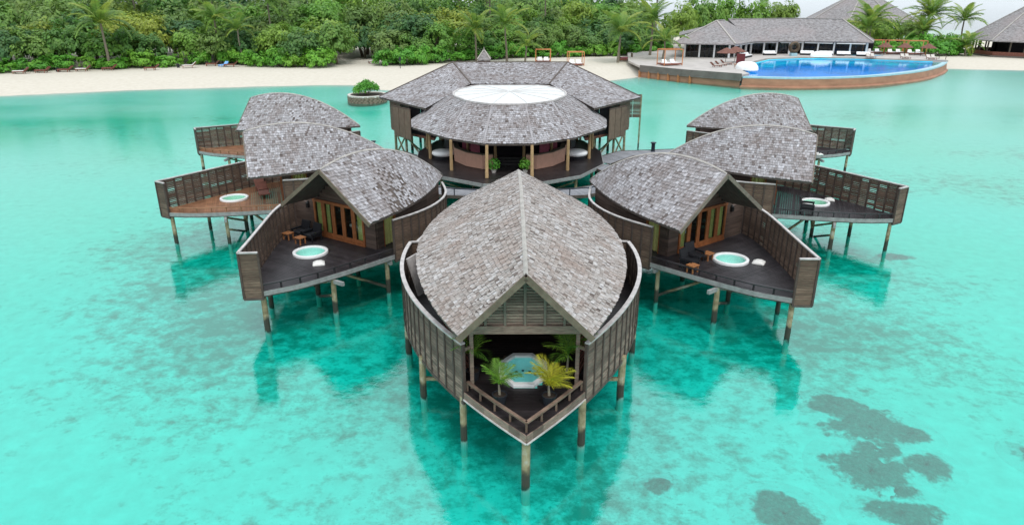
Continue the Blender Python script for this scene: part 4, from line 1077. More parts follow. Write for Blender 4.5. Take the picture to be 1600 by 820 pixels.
# ------------------------------------------------------------------ pool terrace
PT = 2.2       # terrace level
def pool_terrace():
    root = thing('pool_terrace', 'beach terrace with curved terracotta wall and infinity pool', 'pool terrace', (0, 0, 0), 0)
    front = [(26.5, 146.5), (33.0, 137.5), (42.0, 129.0)]
    pool_front = smooth_curve([(42.3, 129.0), (52.4, 127.0), (65.5, 130.0), (79.7, 139.0), (91, 150.5), (98.5, 160.5)], 8)
    inner = [(95.5, 161.0), (88.6, 164.6), (80.8, 169.0), (69.4, 170.0), (60.4, 166.5), (53.0, 156), (45.0, 136.5)]
    back = [(99.5, 165), (104, 176), (100, 205), (60, 215), (38, 205), (30, 185), (26.2, 160)]
    # paving: everything behind the pool
    pav = ccw([front[0], front[1], front[2], (44.3, 131.5), (44.6, 136.5), (52.4, 156.2), (60.0, 167.1), (69.4, 170.7), (81, 169.7), (88.9, 165.2), (96.0, 161.6), (98.9, 160.9)] + back)
    m = MB(); m.prism(pav, PT - .4, PT); m.build('paving', M['pave'], root)
    # dark fascia wall on the left, brown base with piers
    f = MB()
    for a, b in ((front[0], front[1]), (front[1], front[2])): f.beam((a[0], a[1] - .15, PT - .45), (b[0], b[1] - .15, PT - .45), .25, 1.3)
    f.build('fascia_wall', M['grey_wall'], root)
    f = MB()
    for a, b in ((front[0], front[1]), (front[1], front[2])): f.beam((a[0], a[1] + .35, .3), (b[0], b[1] + .35, .3), .2, 2.2)
    f.build('base_wall', M['pool_wall'], root)
    P = resample(front, 2.6)
    for p in P[:6]: MB().box((p[0], p[1] - .05, .3), (.45, .45, 2.0)).build('pier', M['stool'], root)
    # curved pool wall in two stepped bands and a pale tiled rim
    w = MB(); n = len(pool_front)
    prof = [(.0, -1.3), (.0, .15), (-.3, .3), (-.55, .35), (-.75, 1.55), (-.75, 1.75)]
    cxy = (68, 152)
    def off(p, d):
        v = Vector((p[0] - cxy[0], p[1] - cxy[1])); return Vector(p) + v.normalized() * d
    vs = []
    for d, z in prof: vs += [(*off(p, d + .75), z) for p in pool_front]
    fs = [(i * n + k, i * n + k + 1, (i + 1) * n + k + 1, (i + 1) * n + k) for i in range(len(prof) - 1) for k in range(n - 1)]
    w.add(vs, fs).build('pool_wall', M['pool_wall'], root)
    rim = MB(); a = [off(p, 0.05) for p in pool_front]; b = [off(p, -1.3) for p in pool_front]
    for k in range(n - 1): rim.hexa([(*a[k], 1.6), (*a[k + 1], 1.6), (*b[k + 1], 1.6), (*b[k], 1.6), (*a[k], 1.9), (*a[k + 1], 1.9), (*b[k + 1], 1.9), (*b[k], 1.9)])
    rim.build('pool_rim', M['pool_rim'], root)
    floor = ccw([tuple(q) for q in b] + inner)
    MB().prism(floor, .5, .7).build('pool_floor', M['pool_floor'], root)
    ib = MB()
    for k in range(len(inner) - 1): ib.beam((*inner[k], 1.3), (*inner[k + 1], 1.3), .5, 1.2)
    ib.build('pool_inner_wall', M['pool_shallow'], root)
    ledge = MB()
    for k in range(len(inner) - 2):
        p, q = Vector(inner[k]), Vector(inner[k + 1]); c = Vector((66, 150)); ip, iq = p.lerp(c, .28), q.lerp(c, .28)
        ledge.prism(ccw([tuple(p), tuple(q), tuple(iq), tuple(ip)]), .71, 1.25)
    ledge.build('pool_ledge', M['pool_shallow'], root)
    MB().prism(floor, 1.80, 1.82).build('pool_water', M['pool_water'], root)
    # small plunge pool
    sp = [(86 + 5.5 * math.cos(a), 174.5 + 2.3 * math.sin(a)) for a in np.linspace(0, 2 * math.pi, 24, endpoint=False)]
    MB().prism(ccw(sp), PT + .004, PT + .02).build('plunge_pool_floor', M['pool_shallow'], root)
    kb = MB()
    for i in range(24): kb.beam((*sp[i], PT + .06), (*sp[(i + 1) % 24], PT + .06), .45, .12)
    kb.build('plunge_pool_kerb', M['stone_cap'], root)
    MB().prism(ccw(sp), PT + .055, PT + .06).build('plunge_pool_water', M['pool_water'], root)
    for i in range(6): MB().box((99.2, 162.5 + i * 2.6, PT + .5), (.1, .1, 1.0)).build('rail_post', M['batten'], root)
    MB().beam((99.2, 162.5, PT + 1.0), (99.2, 175.5, PT + 1.0), .1, .1).build('rail', M['batten'], root)
pool_terrace()
def boulder(loc, sx, sy, sz, label, seed):
    r = random.Random(seed); m = MB(); n, k = 14, 7; vs = []; fs = []
    for i in range(k):
        t_ = i / (k - 1); rr_ = math.cos(t_ * math.pi / 2 * .95) ** .6
        for j in range(n): a = 2 * math.pi * j / n; q = 1 + .1 * math.sin(2 * a + seed) + r.uniform(-.03, .03); vs.append((sx * rr_ * q * math.cos(a), sy * rr_ * q * math.sin(a), sz * math.sin(t_ * math.pi / 2)))
    for i in range(k - 1):
        for j in range(n): fs.append((i * n + j, i * n + (j + 1) % n, (i + 1) * n + (j + 1) % n, (i + 1) * n + j))
    fs.append(tuple(range((k - 1) * n, k * n)))
    o = m.add(vs, fs).build('boulder', M['white'], smooth=True); o.location = loc; tag(o, label, 'boulder', 'white boulders at the pool edge')
boulder((46.3, 139.5, PT - .05), 2.0, 2.6, 1.5, 'smooth white boulder at the left end of the pool', 3)
boulder((74.5, 171.5, PT - .05), 3.0, 1.4, 1.3, 'smooth white boulder at the back edge of the pool', 5)

# ------------------------------------------------------------------ pool bar
def pool_bar():
    root = thing('pool_bar', 'long low pool bar with grey hipped roof and glass fronts', 'building', (0, 0, 0), 0)
    ze = 5.45
    def hip_roof(eaves, ridge_of, name='roof'):
        m = MB()
        for i in range(len(eaves)):
            j = (i + 1) % len(eaves); a, b = eaves[i], eaves[j]; c, d = ridge_of[j], ridge_of[i]
            q = [(*a, ze), (*b, ze), c, d]
            if (Vector(c) - Vector(d)).length < .01: q = q[:3]
            m.slab(q, .25)
        return m.build(name, M['far_shingle'], root)
    # left hipped end
    A1, A2 = (50.5, 178.5, 10.2), (54.0, 184.0, 10.2)
    e = [(37.9, 168.8), (51.6, 165.2), (62.5, 180.5), (60, 195), (46.5, 192)]
    hip_roof(e, [A1, A1, A2, A2, A1])
    # rear lean roof edge left
    MB().slab([(44, 190, 6.2), (52, 180, 9.4), (60, 200, 9.6), (48, 206, 6.4)], .25).build('rear_roof', M['far_shingle'], root)
    # long middle and right roof
    B1, B2, B3 = (56.0, 187.5, 10.3), (75.5, 187.0, 10.5), (83.5, 183.0, 10.4)
    e = [(59.5, 178.0), (73.2, 178.6), (87.2, 172.8), (92.0, 182.0), (84, 196), (60, 199)]
    hip_roof(e, [B1, B2, B3, B3, B2, B1])
    # hip lines
    for a, b in ((A1, (51.6, 165.2, ze)), (A1, (37.9, 168.8, ze)), (B3, (87.2, 172.8, ze)), (B3, (92.0, 182, ze)), (B1, B2), (B2, B3), (A1, A2)):
        MB().beam((a[0], a[1], a[2] + .08), (b[0], b[1], b[2] + .08), .35, .12).build('ridge_cap', M['ridge'], root)
    # walls: dark glazed bays between white columns
    fr = [(41.3, 170.5), (51.0, 167.4), (60.2, 180.0), (73.2, 180.2), (86.6, 174.4), (90.0, 181)]
    for i in range(len(fr) - 1):
        a, b = Vector(fr[i]), Vector(fr[i + 1]); n = max(2, int((b - a).length / 3.2)); d = (b - a).normalized(); nn = Vector((-d.y, d.x)); ang = math.atan2(d.y, d.x)
        for k in range(n + 1):
            p = a.lerp(b, k / n); MB().box((p.x, p.y, PT + 1.6), (.38, .38, 3.2), ang).build('column', M['white'], root)
        for k in range(n):
            p = a.lerp(b, (k + .5) / n) + nn * .5; w = (b - a).length / n - .4
            bay = MB()
            for q in range(4): bay.box((p.x + d.x * (q / 3 - .5) * w, p.y + d.y * (q / 3 - .5) * w, PT + 1.45), (.14, .12, 2.9), ang)
            bay.box((p.x, p.y, PT + 2.9), (w, .1, .14), ang)
            bb = bay.build('window', M['navy'], root)
            for q in range(3): MB().box((p.x + d.x * (q - 1) / 3 * w, p.y + d.y * (q - 1) / 3 * w, PT + 1.4), (w / 3 - .16, .03, 2.7), ang).build('pane', M['glass'], bb)
        if i in (1, 2, 3):   # white roller awnings below the eaves
            for k in range(max(1, n // 2)):
                p, q = a.lerp(b, (k + .06) / max(1, n // 2)), a.lerp(b, (k + .94) / max(1, n // 2)); o = -nn * 1.3
                MB().hexa([(p.x, p.y, ze - .15), (q.x, q.y, ze - .15), (q.x + o.x, q.y + o.y, ze - .55), (p.x + o.x, p.y + o.y, ze - .55),
                           (p.x, p.y, ze - .02), (q.x, q.y, ze - .02), (q.x + o.x, q.y + o.y, ze - .42), (p.x + o.x, p.y + o.y, ze - .42)]).build('awning', M['white'], root)
    back = MB()
    for p, q in (((46, 188), (60, 196)), ((60, 196), (84, 194)), ((84, 194), (93, 184)), ((41.5, 171), (46, 188))): back.beam((*p, PT + 1.5), (*q, PT + 1.5), .25, 3.2)
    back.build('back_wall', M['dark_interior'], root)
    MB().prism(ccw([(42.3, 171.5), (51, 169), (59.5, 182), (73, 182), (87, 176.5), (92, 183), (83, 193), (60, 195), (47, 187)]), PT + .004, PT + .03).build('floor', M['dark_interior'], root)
pool_bar()

def white_sofa(loc, rz, label, w=3.0):
    t = thing('sofa', label, 'sofa', loc, rz, 'white cushioned sofas in front of the pool bar')
    MB().box((0, 0, .22), (w, 1.15, .40)).build('base', M['wicker'], t)
    n = 3
    for k in range(n): MB().box(((k - 1) * w / n, -.05, .52), (w / n - .05, 1.0, .2)).build('cushion', M['white'], t)
    for k in range(n): MB().hexa([((k - 1) * w / n - w / 2 / n + .03, .3, .62), ((k - 1) * w / n + w / 2 / n - .03, .3, .62), ((k - 1) * w / n + w / 2 / n - .03, .55, .62), ((k - 1) * w / n - w / 2 / n + .03, .55, .62),
                                  ((k - 1) * w / n - w / 2 / n + .03, .5, 1.05), ((k - 1) * w / n + w / 2 / n - .03, .5, 1.05), ((k - 1) * w / n + w / 2 / n - .03, .7, 1.05), ((k - 1) * w / n - w / 2 / n + .03, .7, 1.05)]).build('back_cushion', M['white'], t)
white_sofa((55.6, 168.8, PT + .003), rad(54), 'long white sofa at the angle of the pool bar', 5.2)
white_sofa((63.6, 175.8, PT + .003), rad(2), 'white sofa left of the round bronze sculpture')
for i, (x, y) in enumerate([(73.0, 176.3), (77.2, 175.2), (81.0, 173.9), (85.0, 172.2)]):
    white_sofa((x, y, PT + .003), rad(-18), 'white sofa right of the round bronze sculpture, %s from left' % ORD[i], 3.1)
sc = thing('ring_sculpture', 'round bronze ring sculpture on a plinth behind the pool', 'sculpture', (68.6, 173.6, PT + .003), 0)
MB().box((0, 0, .35), (1.4, 1.4, .7)).build('plinth', M['pool_rim'], sc)
mm_ = MB(); R_, r_ = 1.0, .42; vs = []; fs = []
for i in range(20):
    for j in range(8):
        a, b = 2 * math.pi * i / 20, 2 * math.pi * j / 8; vs.append(((R_ + r_ * math.cos(b)) * math.cos(a), r_ * 1.3 * math.sin(b), 2.0 + (R_ + r_ * math.cos(b)) * math.sin(a)))
        fs.append((i * 8 + j, ((i + 1) % 20) * 8 + j, ((i + 1) % 20) * 8 + (j + 1) % 8, i * 8 + (j + 1) % 8))
mm_.add(vs, fs).build('ring', M['bronze'], sc, smooth=True)
def umbrella(loc, label, r=2.1, h=2.6, mat='thatch'):
    t = thing('umbrella', label, 'umbrella', loc, RNG.uniform(0, 1), 'brown thatched umbrellas on the terrace')
    MB().tube([(0, 0, 0), (0, 0, h + .5)], [.06, .05], 8).build('pole', M['bark'], t)
    MB().lathe([(r, h - .35), (r * .98, h - .28), (r * .62, h + .12), (r * .25, h + .55), (.03, h + .75)], 12).build('canopy', M[mat], t)
    MB().lathe([(r * .97, h - .36), (.05, h + .35)], 12).build('lining', M[mat], t)
    MB().lathe([(.01, 0), (.4, 0), (.4, .12), (.01, .14)], 12).build('base', M['stone_cap'], t)
def cabana(loc, rz, label, w=3.0, d=2.2, h=2.7, pads=2):
    t = thing('cabana', label, 'cabana', loc, rz, 'orange-framed beach cabanas')
    for sx in (-1, 1):
        for sy in (-1, 1): MB().box((sx * w / 2, sy * d / 2, h / 2), (.14, .14, h)).build('post', M['cabana'], t)
        MB().box((sx * w / 2, 0, h), (.13, d, .14)).build('side_rail', M['cabana'], t)
    for sy in (-1, 1): MB().box((0, sy * d / 2, h + .005), (w, .12, .14)).build('cross_rail', M['cabana'], t)
    MB().box((0, 0, .3), (w - .15, d - .15, .28)).build('platform', M['red_timber'], t)
    for k in range(pads):
        x = (k - (pads - 1) / 2) * (w - .4) / pads
        MB().box((x, -.25, .52), ((w - .7) / pads - .1, 1.3, .16)).hexa([(x - .5, .25, .5), (x + .5, .25, .5), (x + .5, .5, .45), (x - .5, .5, .45), (x - .5, .8, 1.15), (x + .5, .8, 1.15), (x + .5, .95, 1.1), (x - .5, .95, 1.1)]).build('mattress', M['white'], t)
umbrella((45.6, 151.5, PT), 'brown umbrella on the terrace, left of the pair before the bar'); umbrella((48.8, 155.5, PT), 'brown umbrella on the terrace, right of the pair before the bar', 2.3)
for i, (x, y, rz) in enumerate([(41.5, 144.0, 100), (43.2, 146.6, 98), (45.2, 149.6, 96)]): timber_lounger((x, y, PT), rad(rz), 'timber lounger before the two umbrellas, %s from the terrace edge' % ORD[i], cush='stone_cap', group='loungers on the terrace', s=1.25)
tb = thing('side_table', 'small orange side table among the terrace loungers', 'table', (45.3, 143.5, PT), 0)
MB().lathe([(.01, .6), (.45, .6), (.45, .66), (.01, .67)], 14).build('top', M['stool'], tb)
for k in range(3): MB().tube([(.32 * math.cos(k * 2.1), .32 * math.sin(k * 2.1), 0), (.2 * math.cos(k * 2.1), .2 * math.sin(k * 2.1), .6)], [.04, .04], 6).build('leg', M['stool'], tb)
bd = thing('notice_board', 'tall maroon board standing at the left end of the pool', 'board', (47.0, 146.0, PT), rad(-10))
MB().box((0, 0, 1.55), (1.7, .12, 1.9)).build('panel', M['maroon'], bd)
for s in (-1, 1): MB().box((s * .7, .02, .5), (.1, .1, 1.0)).build('leg', M['maroon'], bd)
cabana((33.0, 148.5, PT), rad(18), 'orange-framed cabana with white mattresses at the left end of the terrace', 4.2, 3.0, 3.2)
for i, (x, y) in enumerate([(93.0, 181.5), (97.6, 180.0), (101.6, 178.2)]):
    cabana((x - 1.0, y, PT), rad(-8), 'orange-framed cabana behind the plunge pool, %s from left' % ORD[i], 4.4, 2.4, 3.3)
for i, (x, y) in enumerate([(93.3, 178.6), (97.4, 177.0), (101.8, 174.6)]):
    umbrella((x, y, PT), 'low brown umbrella before the row of cabanas, %s from left' % ORD[i], 1.9, 2.1)
for i, (x, y) in enumerate([(84.0, 167.6), (91.3, 166.0), (96.0, 163.6)]):
    for j in (0, 1): timber_lounger((x + j * .95, y - .2 * j, PT), rad(-12), 'timber lounger at the back pool edge, %s of the pair %s from left' % (('left', 'right')[j], ORD[i]), cush='stone_cap', group='loungers at the pool edge', s=1.2)

# ------------------------------------------------------------------ other roofs on the island
def pyramid_house(name, label, c, r, ze, zt, sides, rot, base_z, posts=True):
    root = thing(name, label, 'building', (c[0], c[1], 0), 0); m = MB(); P = [(r * math.cos(rot + 2 * math.pi * k / sides), r * math.sin(rot + 2 * math.pi * k / sides)) for k in range(sides)]
    for k in range(sides):
        a, b = P[k], P[(k + 1) % sides]; m.slab([(*a, ze), (*b, ze), (b[0] * .08, b[1] * .08, zt), (a[0] * .08, a[1] * .08, zt)], .25)
    m.build('roof', M['far_shingle'], root)
    MB().lathe([(r * .09, zt - .05), (r * .05, zt + .5), (.02, zt + .8)], sides, ph=rot).build('finial', M['ridge'], root)
    for a in P: MB().beam((*a, ze + .1), (a[0] * .08, a[1] * .08, zt + .1), .3, .12).build('hip_cap', M['ridge'], root)
    for a in resample(P + [P[0]], 3.6):
        MB().box((a[0] * .86, a[1] * .86, (ze + base_z) / 2), (.28, .28, ze - base_z)).build('post', M['barge'], root)
    MB().prism(ccw([(x * .95, y * .95) for x, y in P]), base_z - .5, base_z).build('floor', M['grey_wall'], root)
    MB().prism(ccw([(x * .55, y * .55) for x, y in P]), base_z, ze - .4).build('core', M['dark_interior'], root)
    w = MB(); Q = [(x * .9, y * .9) for x, y in P]
    for k in range(sides): w.beam((*Q[k], base_z + .45), (*Q[(k + 1) % sides], base_z + .45), .12, .9)
    w.build('parapet', M['red_timber'], root)
pyramid_house('beach_pavilion', 'open beach pavilion with grey pyramid roof at the right edge', (137.5, 190), 15.5, 5.2, 14.6, 8, rad(22.5 + 180), 1.55)
pyramid_house('main_hall', 'big grey pyramid roof rising behind the palms right of the pool bar', (114, 238), 17.5, 8.6, 17.5, 8, rad(10), 1.6)
pyramid_house('garden_pavilion', 'brown tiled roof peeking above the trees at the top', (-6, 225), 7, 13.0, 16.5, 6, rad(10), 1.5)
pyramid_house('beach_kiosk', 'small grey pointed roof just behind the stilt hall roof', (-6.2, 158), 2.0, 2.7, 4.5, 4, rad(45), 1.3)

# ------------------------------------------------------------------ beach furniture
BL = [(-97.6, 140.2), (-94.4, 142.0), (-90.8, 143.6), (-88.0, 145.0), (-84.0, 147.5), (-75.1, 147.3), (-69.1, 151.5), (-65.7, 155.4), (-61.4, 154.6), (-31.6, 163.0)]
for i, (x, y) in enumerate(BL):
    nm = 'wooden lounger on the sand, %s from left along the beach' % ORD[i] if i < 9 else 'wooden lounger alone under the trees beside the sandy path'
    timber_lounger((x, y, gz(x, y)), rad(-75 + RNG.uniform(-12, 12)), nm, 'red_timber', 'thatch' if i % 3 else 'towel', 'loungers along the beach', 1.5)
timber_lounger((-62.9, 154.4, gz(-62.9, 154.4)), rad(-20), 'light blue lounger among the brown ones at the hedge', 'blue', 'blue', 'loungers along the beach', 1.25)
for i, (x, y) in enumerate([(-92.4, 143.6), (-71.6, 151.8)]):
    t = thing('bin', 'small black bin among the beach loungers, %s from left' % ORD[i], 'bin', (x, y, gz(x, y)), 0, 'black bins on the beach')
    MB().lathe([(.01, 0), (.28, 0), (.34, .7), (.01, .7)], 10).build('body', M['pot'], t); MB().lathe([(.37, .7), (.37, .78), (.01, .82)], 10).build('lid', M['pot'], t)
sg = thing('sign_post', 'dark sign post standing on the sandy path', 'sign', (-24.0, 152.0, gz(-24, 152)), 0)
MB().tube([(0, 0, 0), (0, 0, 2.3)], [.07, .07], 8).build('post', M['pot'], sg); MB().box((0, -.08, 1.9), (.4, .08, .9)).build('board', M['pot'], sg)
cabana((7.2, 165.0, gz(7.2, 165)), rad(0), 'orange-framed cabana on the beach left of its twin above the hall roof', 3.4, 2.4, 2.9)
cabana((14.2, 158.5, gz(14.2, 158.5)), rad(5), 'orange-framed cabana on the beach standing closer to the water', 3.4, 2.4, 2.9)
db = thing('swing_bed', 'low timber day bed under the lone palm on the sand', 'day bed', (27.2, 170.5, gz(27.2, 170.5)), rad(4))
MB().box((0, 0, .45), (3.0, 1.6, .5)).build('base', M['red_timber'], db); MB().box((0, -.05, .8), (2.4, 1.2, .2)).build('mattress', M['pink'], db)
for s in (-1, 1): MB().box((s * 1.55, 0, .9), (.15, 1.6, 1.8)).build('end_frame', M['bark'], db)

# ------------------------------------------------------------------ trees, shrubs and palms
def crown_mesh(name, seed, rx, rz, nclump, leaves, size, mat):
    r = random.Random(seed); m = MB()
    for _ in range(nclump):
        th = r.uniform(0, 2 * math.pi); v = r.uniform(-.55, 1.0); q = math.sqrt(max(0, 1 - v * v * .85)); k = r.uniform(.72, 1.0) * (1 + .16 * math.sin(3 * th + seed) + .1 * math.sin(5 * th + 2 * v))
        c = (rx * q * k * math.cos(th), rx * q * k * math.sin(th), rz * v * k); leaf_ball(m, c, rx * r.uniform(.15, .34), leaves, size, r, .75, Vector((c[0] / rx, c[1] / rx, c[2] / rz + .35)).normalized())
    for _ in range(nclump // 4):     # inner leaves close the crown without filling it
        leaf_ball(m, (r.uniform(-.4, .4) * rx, r.uniform(-.4, .4) * rx, r.uniform(-.3, .5) * rz), rx * .35, leaves // 2, size * 1.3, r)
    return m.mesh(name, M[mat])
CROWNS = {'leaf': [crown_mesh('crown', 100 + k, 1.0 * 4.2, 3.0, 62, 44, .62, 'leaf') for k in range(5)],
          'leaf_yellow': [crown_mesh('crown', 130 + k, 4.4, 2.6, 60, 40, .56, 'leaf_yellow') for k in range(2)],
          'leaf_bright': [crown_mesh('foliage', 150 + k, 2.6, 1.7, 46, 44, .44, 'leaf_bright') for k in range(3)]}
def trunk_mesh(seed):
    r = random.Random(seed); m = MB(); m.tube([(0, 0, 0), (.1, .05, .4), (-.05, .1, .75)], [.035, .028, .022], 8)
    for k in range(5):
        a = k * 1.26 + r.uniform(-.3, .3); z = r.uniform(.4, .7); m.tube([(0, .05, z), (.12 * math.cos(a), .12 * math.sin(a), z + .14), (.26 * math.cos(a), .26 * math.sin(a), z + .22)], [.016, .011, .005], 6)
    return m.mesh('trunk', M['bark'])
TRUNKS = [trunk_mesh(k) for k in range(3)]
def tree(x, y, h, w, kind, label, group, variant):
    """h total height, w crown width"""
    z = gz(x, y); t = thing('broadleaf_tree', label, 'tree', (x, y, z), RNG.uniform(0, 6.28), group)
    link('trunk', TRUNKS[variant % 3], t, (0, 0, 0), 0, scale=(h * .9, h * .9, h * .9))
    me = CROWNS[kind][variant % len(CROWNS[kind])]; ch = h * .86
    link('crown', me, t, (0, 0, h - ch * .5), RNG.uniform(0, 6.28), scale=(w / 8.6, w / 8.6, ch / 5.8)); return t
def shrub(x, y, w, h, label, group, variant, kind='leaf_bright'):
    t = thing('shrub', label, 'shrub', (x, y, gz(x, y) - .1), RNG.uniform(0, 6.28), group)
    link('foliage', CROWNS['leaf_bright'][variant % 3], t, (0, 0, h * .42), 0, scale=(w / 5.2, w / 5.2, h / 3.2))
    m = MB()
    for k in range(4): a = k * 1.6; m.tube([(0, 0, 0), (.25 * w * math.cos(a), .25 * w * math.sin(a), h * .6)], [.07, .03], 5)
    m.build('stem', M['bark'], t)
EDGE = [(-190, 112), (-130, 128), (-99.5, 142.5), (-91.7, 148.5), (-81, 151), (-73.4, 154.5), (-67, 160.5), (-60, 158.5), (-55.4, 154.5), (-43.5, 152), (-38.5, 156), (-34.5, 172), (-28.0, 157), (-19.9, 159), (-10, 172), (2, 178), (16.3, 182), (28, 184), (41, 196), (62, 214), (95, 214), (110, 190)]
def edge_y(x): return float(np.interp(x, [p[0] for p in EDGE], [p[1] for p in EDGE]))
def visible_x(x, y): return abs(x) < .80 * (y * .933 + 5.4)
rt_ = random.Random(77)
# row of shrubs along the sand
row = []; x = -118.0
while x < 44:
    y = edge_y(x) + rt_.uniform(.8, 2.2); row.append((x, y, rt_.uniform(4.5, 6.8), rt_.uniform(2.4, 4.6))); x += rt_.uniform(3.6, 5.4)
row = [r for r in row if visible_x(r[0], r[1]) and not (-37.5 < r[0] < -30)]
for i, (x, y, w, h) in enumerate(row): shrub(x, y, w, h, 'bright green shrub along the sand edge, %s from left' % ORD[min(i, 39)], 'shrubs along the beach', i)
ROWS = [(4.5, 6.0, 8.5, 6.0, 'first row behind the shrubs'), (14, 8.5, 10.5, 7.4, 'second row from the beach'), (24, 11.0, 13.0, 8.2, 'third row from the beach'), (36, 13.2, 15.2, 9.0, 'fourth row from the beach'), (50, 15.2, 17.2, 10.5, 'hindmost row from the beach')]
for ri, (dy, h0, h1, sp, nm) in enumerate(ROWS):
    x = -190.0; L = []
    while x < (40 if ri < 3 else 46):
        y = edge_y(x) + dy + rt_.uniform(-2.2, 2.2); L.append((x, y)); x += sp * rt_.uniform(.72, 1.15)
    L = [p for p in L if visible_x(p[0], p[1]) and not (ri == 0 and -38 < p[0] < -29)]
    for i, (x, y) in enumerate(L):
        kind = 'leaf'; px = x / (y * .933)
        if ri in (1, 2) and (-22 < x < -12 or -95 < x < -88): kind = 'leaf_yellow'
        if ri in (2, 3) and -3 < x < 6 and rt_.random() < .5: kind = 'leaf_yellow'
        if ri == 1 and rt_.random() < .10: kind = 'leaf_yellow'
        h = rt_.uniform(h0, h1) * (1.0 if x < 20 else .88); w = sp * rt_.uniform(1.25, 1.7)
        tree(x, y, h, w, kind, '%s broadleaf tree, %s from left in the %s' % ('yellow-green' if kind == 'leaf_yellow' else 'dense green', ORD[min(i, 39)], nm), 'trees of the island wood', rt_.randrange(10))
# coconut palms
FR = [frond_mesh('frond', 4.2, d, 'frond', 1.15, 24, 300 + k, .075) for k, d in enumerate((.25, .55, .85, 1.1))]
def palm(x, y, h, label, seed, s=1.0, nf=17, lean=0.0, group='coconut palms on the island'):
    r = random.Random(seed); z = gz(x, y); t = thing('palm_tree', label, 'palm tree', (x, y, z), r.uniform(0, 6.28), group)
    MB().tube([(0, 0, -.2), (.25 + lean * .3, .1, h * .35), (.35 + lean, .1, h * .7), (.3 + lean, .05, h)], [.22 * s, .17 * s, .14 * s, .13 * s], 8).build('trunk', M['palm_bark'], t)
    for i in range(nf):
        a = i * 2.39996 + r.uniform(-.2, .2); up = 1.05 - 1.25 * i / nf + r.uniform(-.12, .12)
        k = 0 if up > .6 else 1 if up > .2 else r.choice((2, 3)); sc_ = s * r.uniform(.82, 1.1)
        link('frond', FR[k], t, (.3 + lean, .05, h - .1), (r.uniform(-.25, .25), -up * .8, a), scale=(sc_, sc_, sc_))
PALMS = [(-85.5, 152.5, 7.6, 'large palm in the front row behind the fifth beach lounger', 1.25, 20), (-66.0, 163.0, 8.0, 'palm rising right of the seventh beach lounger', 1.05, 17), (-60.0, 161.0, 6.0, 'small yellowish palm beside the blue lounger', .85, 14),
         (-92.0, 178.0, 13.6, 'tall palm above the wood at the far left', 1.2, 17), (-72.0, 178.0, 12.0, 'palm crown above the wood left of centre', 1.1, 16), (-57.0, 172.0, 11.5, 'palm crown over the dense front trees', 1.1, 16), (-61.0, 196.0, 15.2, 'thin tall palm on the skyline left of centre', 1.1, 15),
         (-38.0, 196.0, 14.8, 'palm on the skyline above the yellow-green tree', 1.1, 15), (-104.0, 192.0, 15.0, 'palm on the skyline at the left edge', 1.1, 15), (-8.5, 171.0, 5.6, 'palm just above the left end of the hall roof', 1.1, 17), (-1.2, 170.0, 6.6, 'palm above the middle of the hall roof', 1.15, 17), (3.0, 166.5, 3.4, 'low young palm beside the beach cabana', .95, 14),
         (-6.0, 196.0, 13.0, 'palm on the skyline behind the hall roof', 1.1, 16), (9.0, 196.0, 13.2, 'palm among the dense trees behind the cabanas', 1.1, 15), (-14.0, 205.0, 14.5, 'palm beside the brown tiled roof on the skyline', 1.1, 15), (25.0, 169.5, 6.4, 'lone palm standing on the open sand', 1.25, 19),
         (34.0, 178.0, 8.2, 'palm behind the cabana at the left end of the terrace', 1.3, 19), (39.0, 200.0, 12.8, 'tall palm right at the end of the wood', 1.2, 16), (34.5, 166.0, 4.6, 'yellowish palm close behind the left terrace cabana', 1.0, 14),
         (101.0, 203.0, 8.0, 'large palm right of the pool bar roof', 1.75, 24), (96.0, 197.0, 6.4, 'smaller palm close to the pool bar roof end', 1.35, 18), (116.5, 203.0, 9.2, 'tall dark palm between bar and beach pavilion', 1.9, 26), (112.5, 197.0, 5.6, 'lower palm before the tall dark palm', 1.5, 20), (129.5, 207.0, 8.2, 'palm behind the left eave of the beach pavilion', 1.5, 20), (118.5, 186.0, 2.6, 'low bushy palm on the sand beside the beach pavilion', 1.3, 20),
         (72.0, 232.0, 15.0, 'palm crown peeking over the pool bar ridge', 1.2, 15)]
for i, (x, y, h, lab, s, nf) in enumerate(PALMS):
    if x < 45: s *= 1.3; h += 1.6 if i not in (11, 15, 16, 18) else .4
    palm(x, y - (2.0 if x < 45 else 0), h, lab, 500 + i, s, nf, RNG.uniform(-.5, .8))
# greenery behind the terrace
for i, (x, y, w, h) in enumerate([(93, 190, 7, 3.6), (99, 188, 7.5, 4.0), (105.5, 186, 8, 4.4), (112, 187, 8, 4.0), (118, 190, 7, 3.4), (112, 196, 9, 5.4), (121, 200, 8, 5.0)]):
    shrub(x, y, w, h, 'green hedge bush behind the terrace cabanas, %s in the row' % ORD[i], 'hedge behind the cabanas', i)
for i, (x, y, h, w) in enumerate([(104, 216, 8.5, 9), (113, 217, 8.2, 9), (121, 218, 8.0, 9), (58, 222, 13.5, 10), (66, 226, 13.8, 10), (76, 228, 13.5, 11), (50, 214, 12.5, 10), (84, 226, 13.2, 10)]):
    tree(x, y, h, w, 'leaf', 'broadleaf tree behind the pool bar or before the big roof, %s in the row' % ORD[i], 'trees behind the pool bar', i)
dw = thing('bare_shrub', 'bleached leafless shrub at the sand edge behind the loungers', 'shrub', (-90.3, 148.0, gz(-90.3, 148)), 0)
m = MB(); r = random.Random(2)
for k in range(90):
    a = r.uniform(0, 6.28); e = r.uniform(.1, 1.3); L = r.uniform(1.6, 2.9); p = Vector((0, 0, .2)); d = Vector((math.cos(a) * math.cos(e), math.sin(a) * math.cos(e), math.sin(e) * .85))
    m.tube([p, p + d * L * .6, p + d * L + Vector((r.uniform(-.3, .3), r.uniform(-.3, .3), -.15))], [.05, .035, .015], 4, False)
m.build('branches', M['driftwood'], dw)

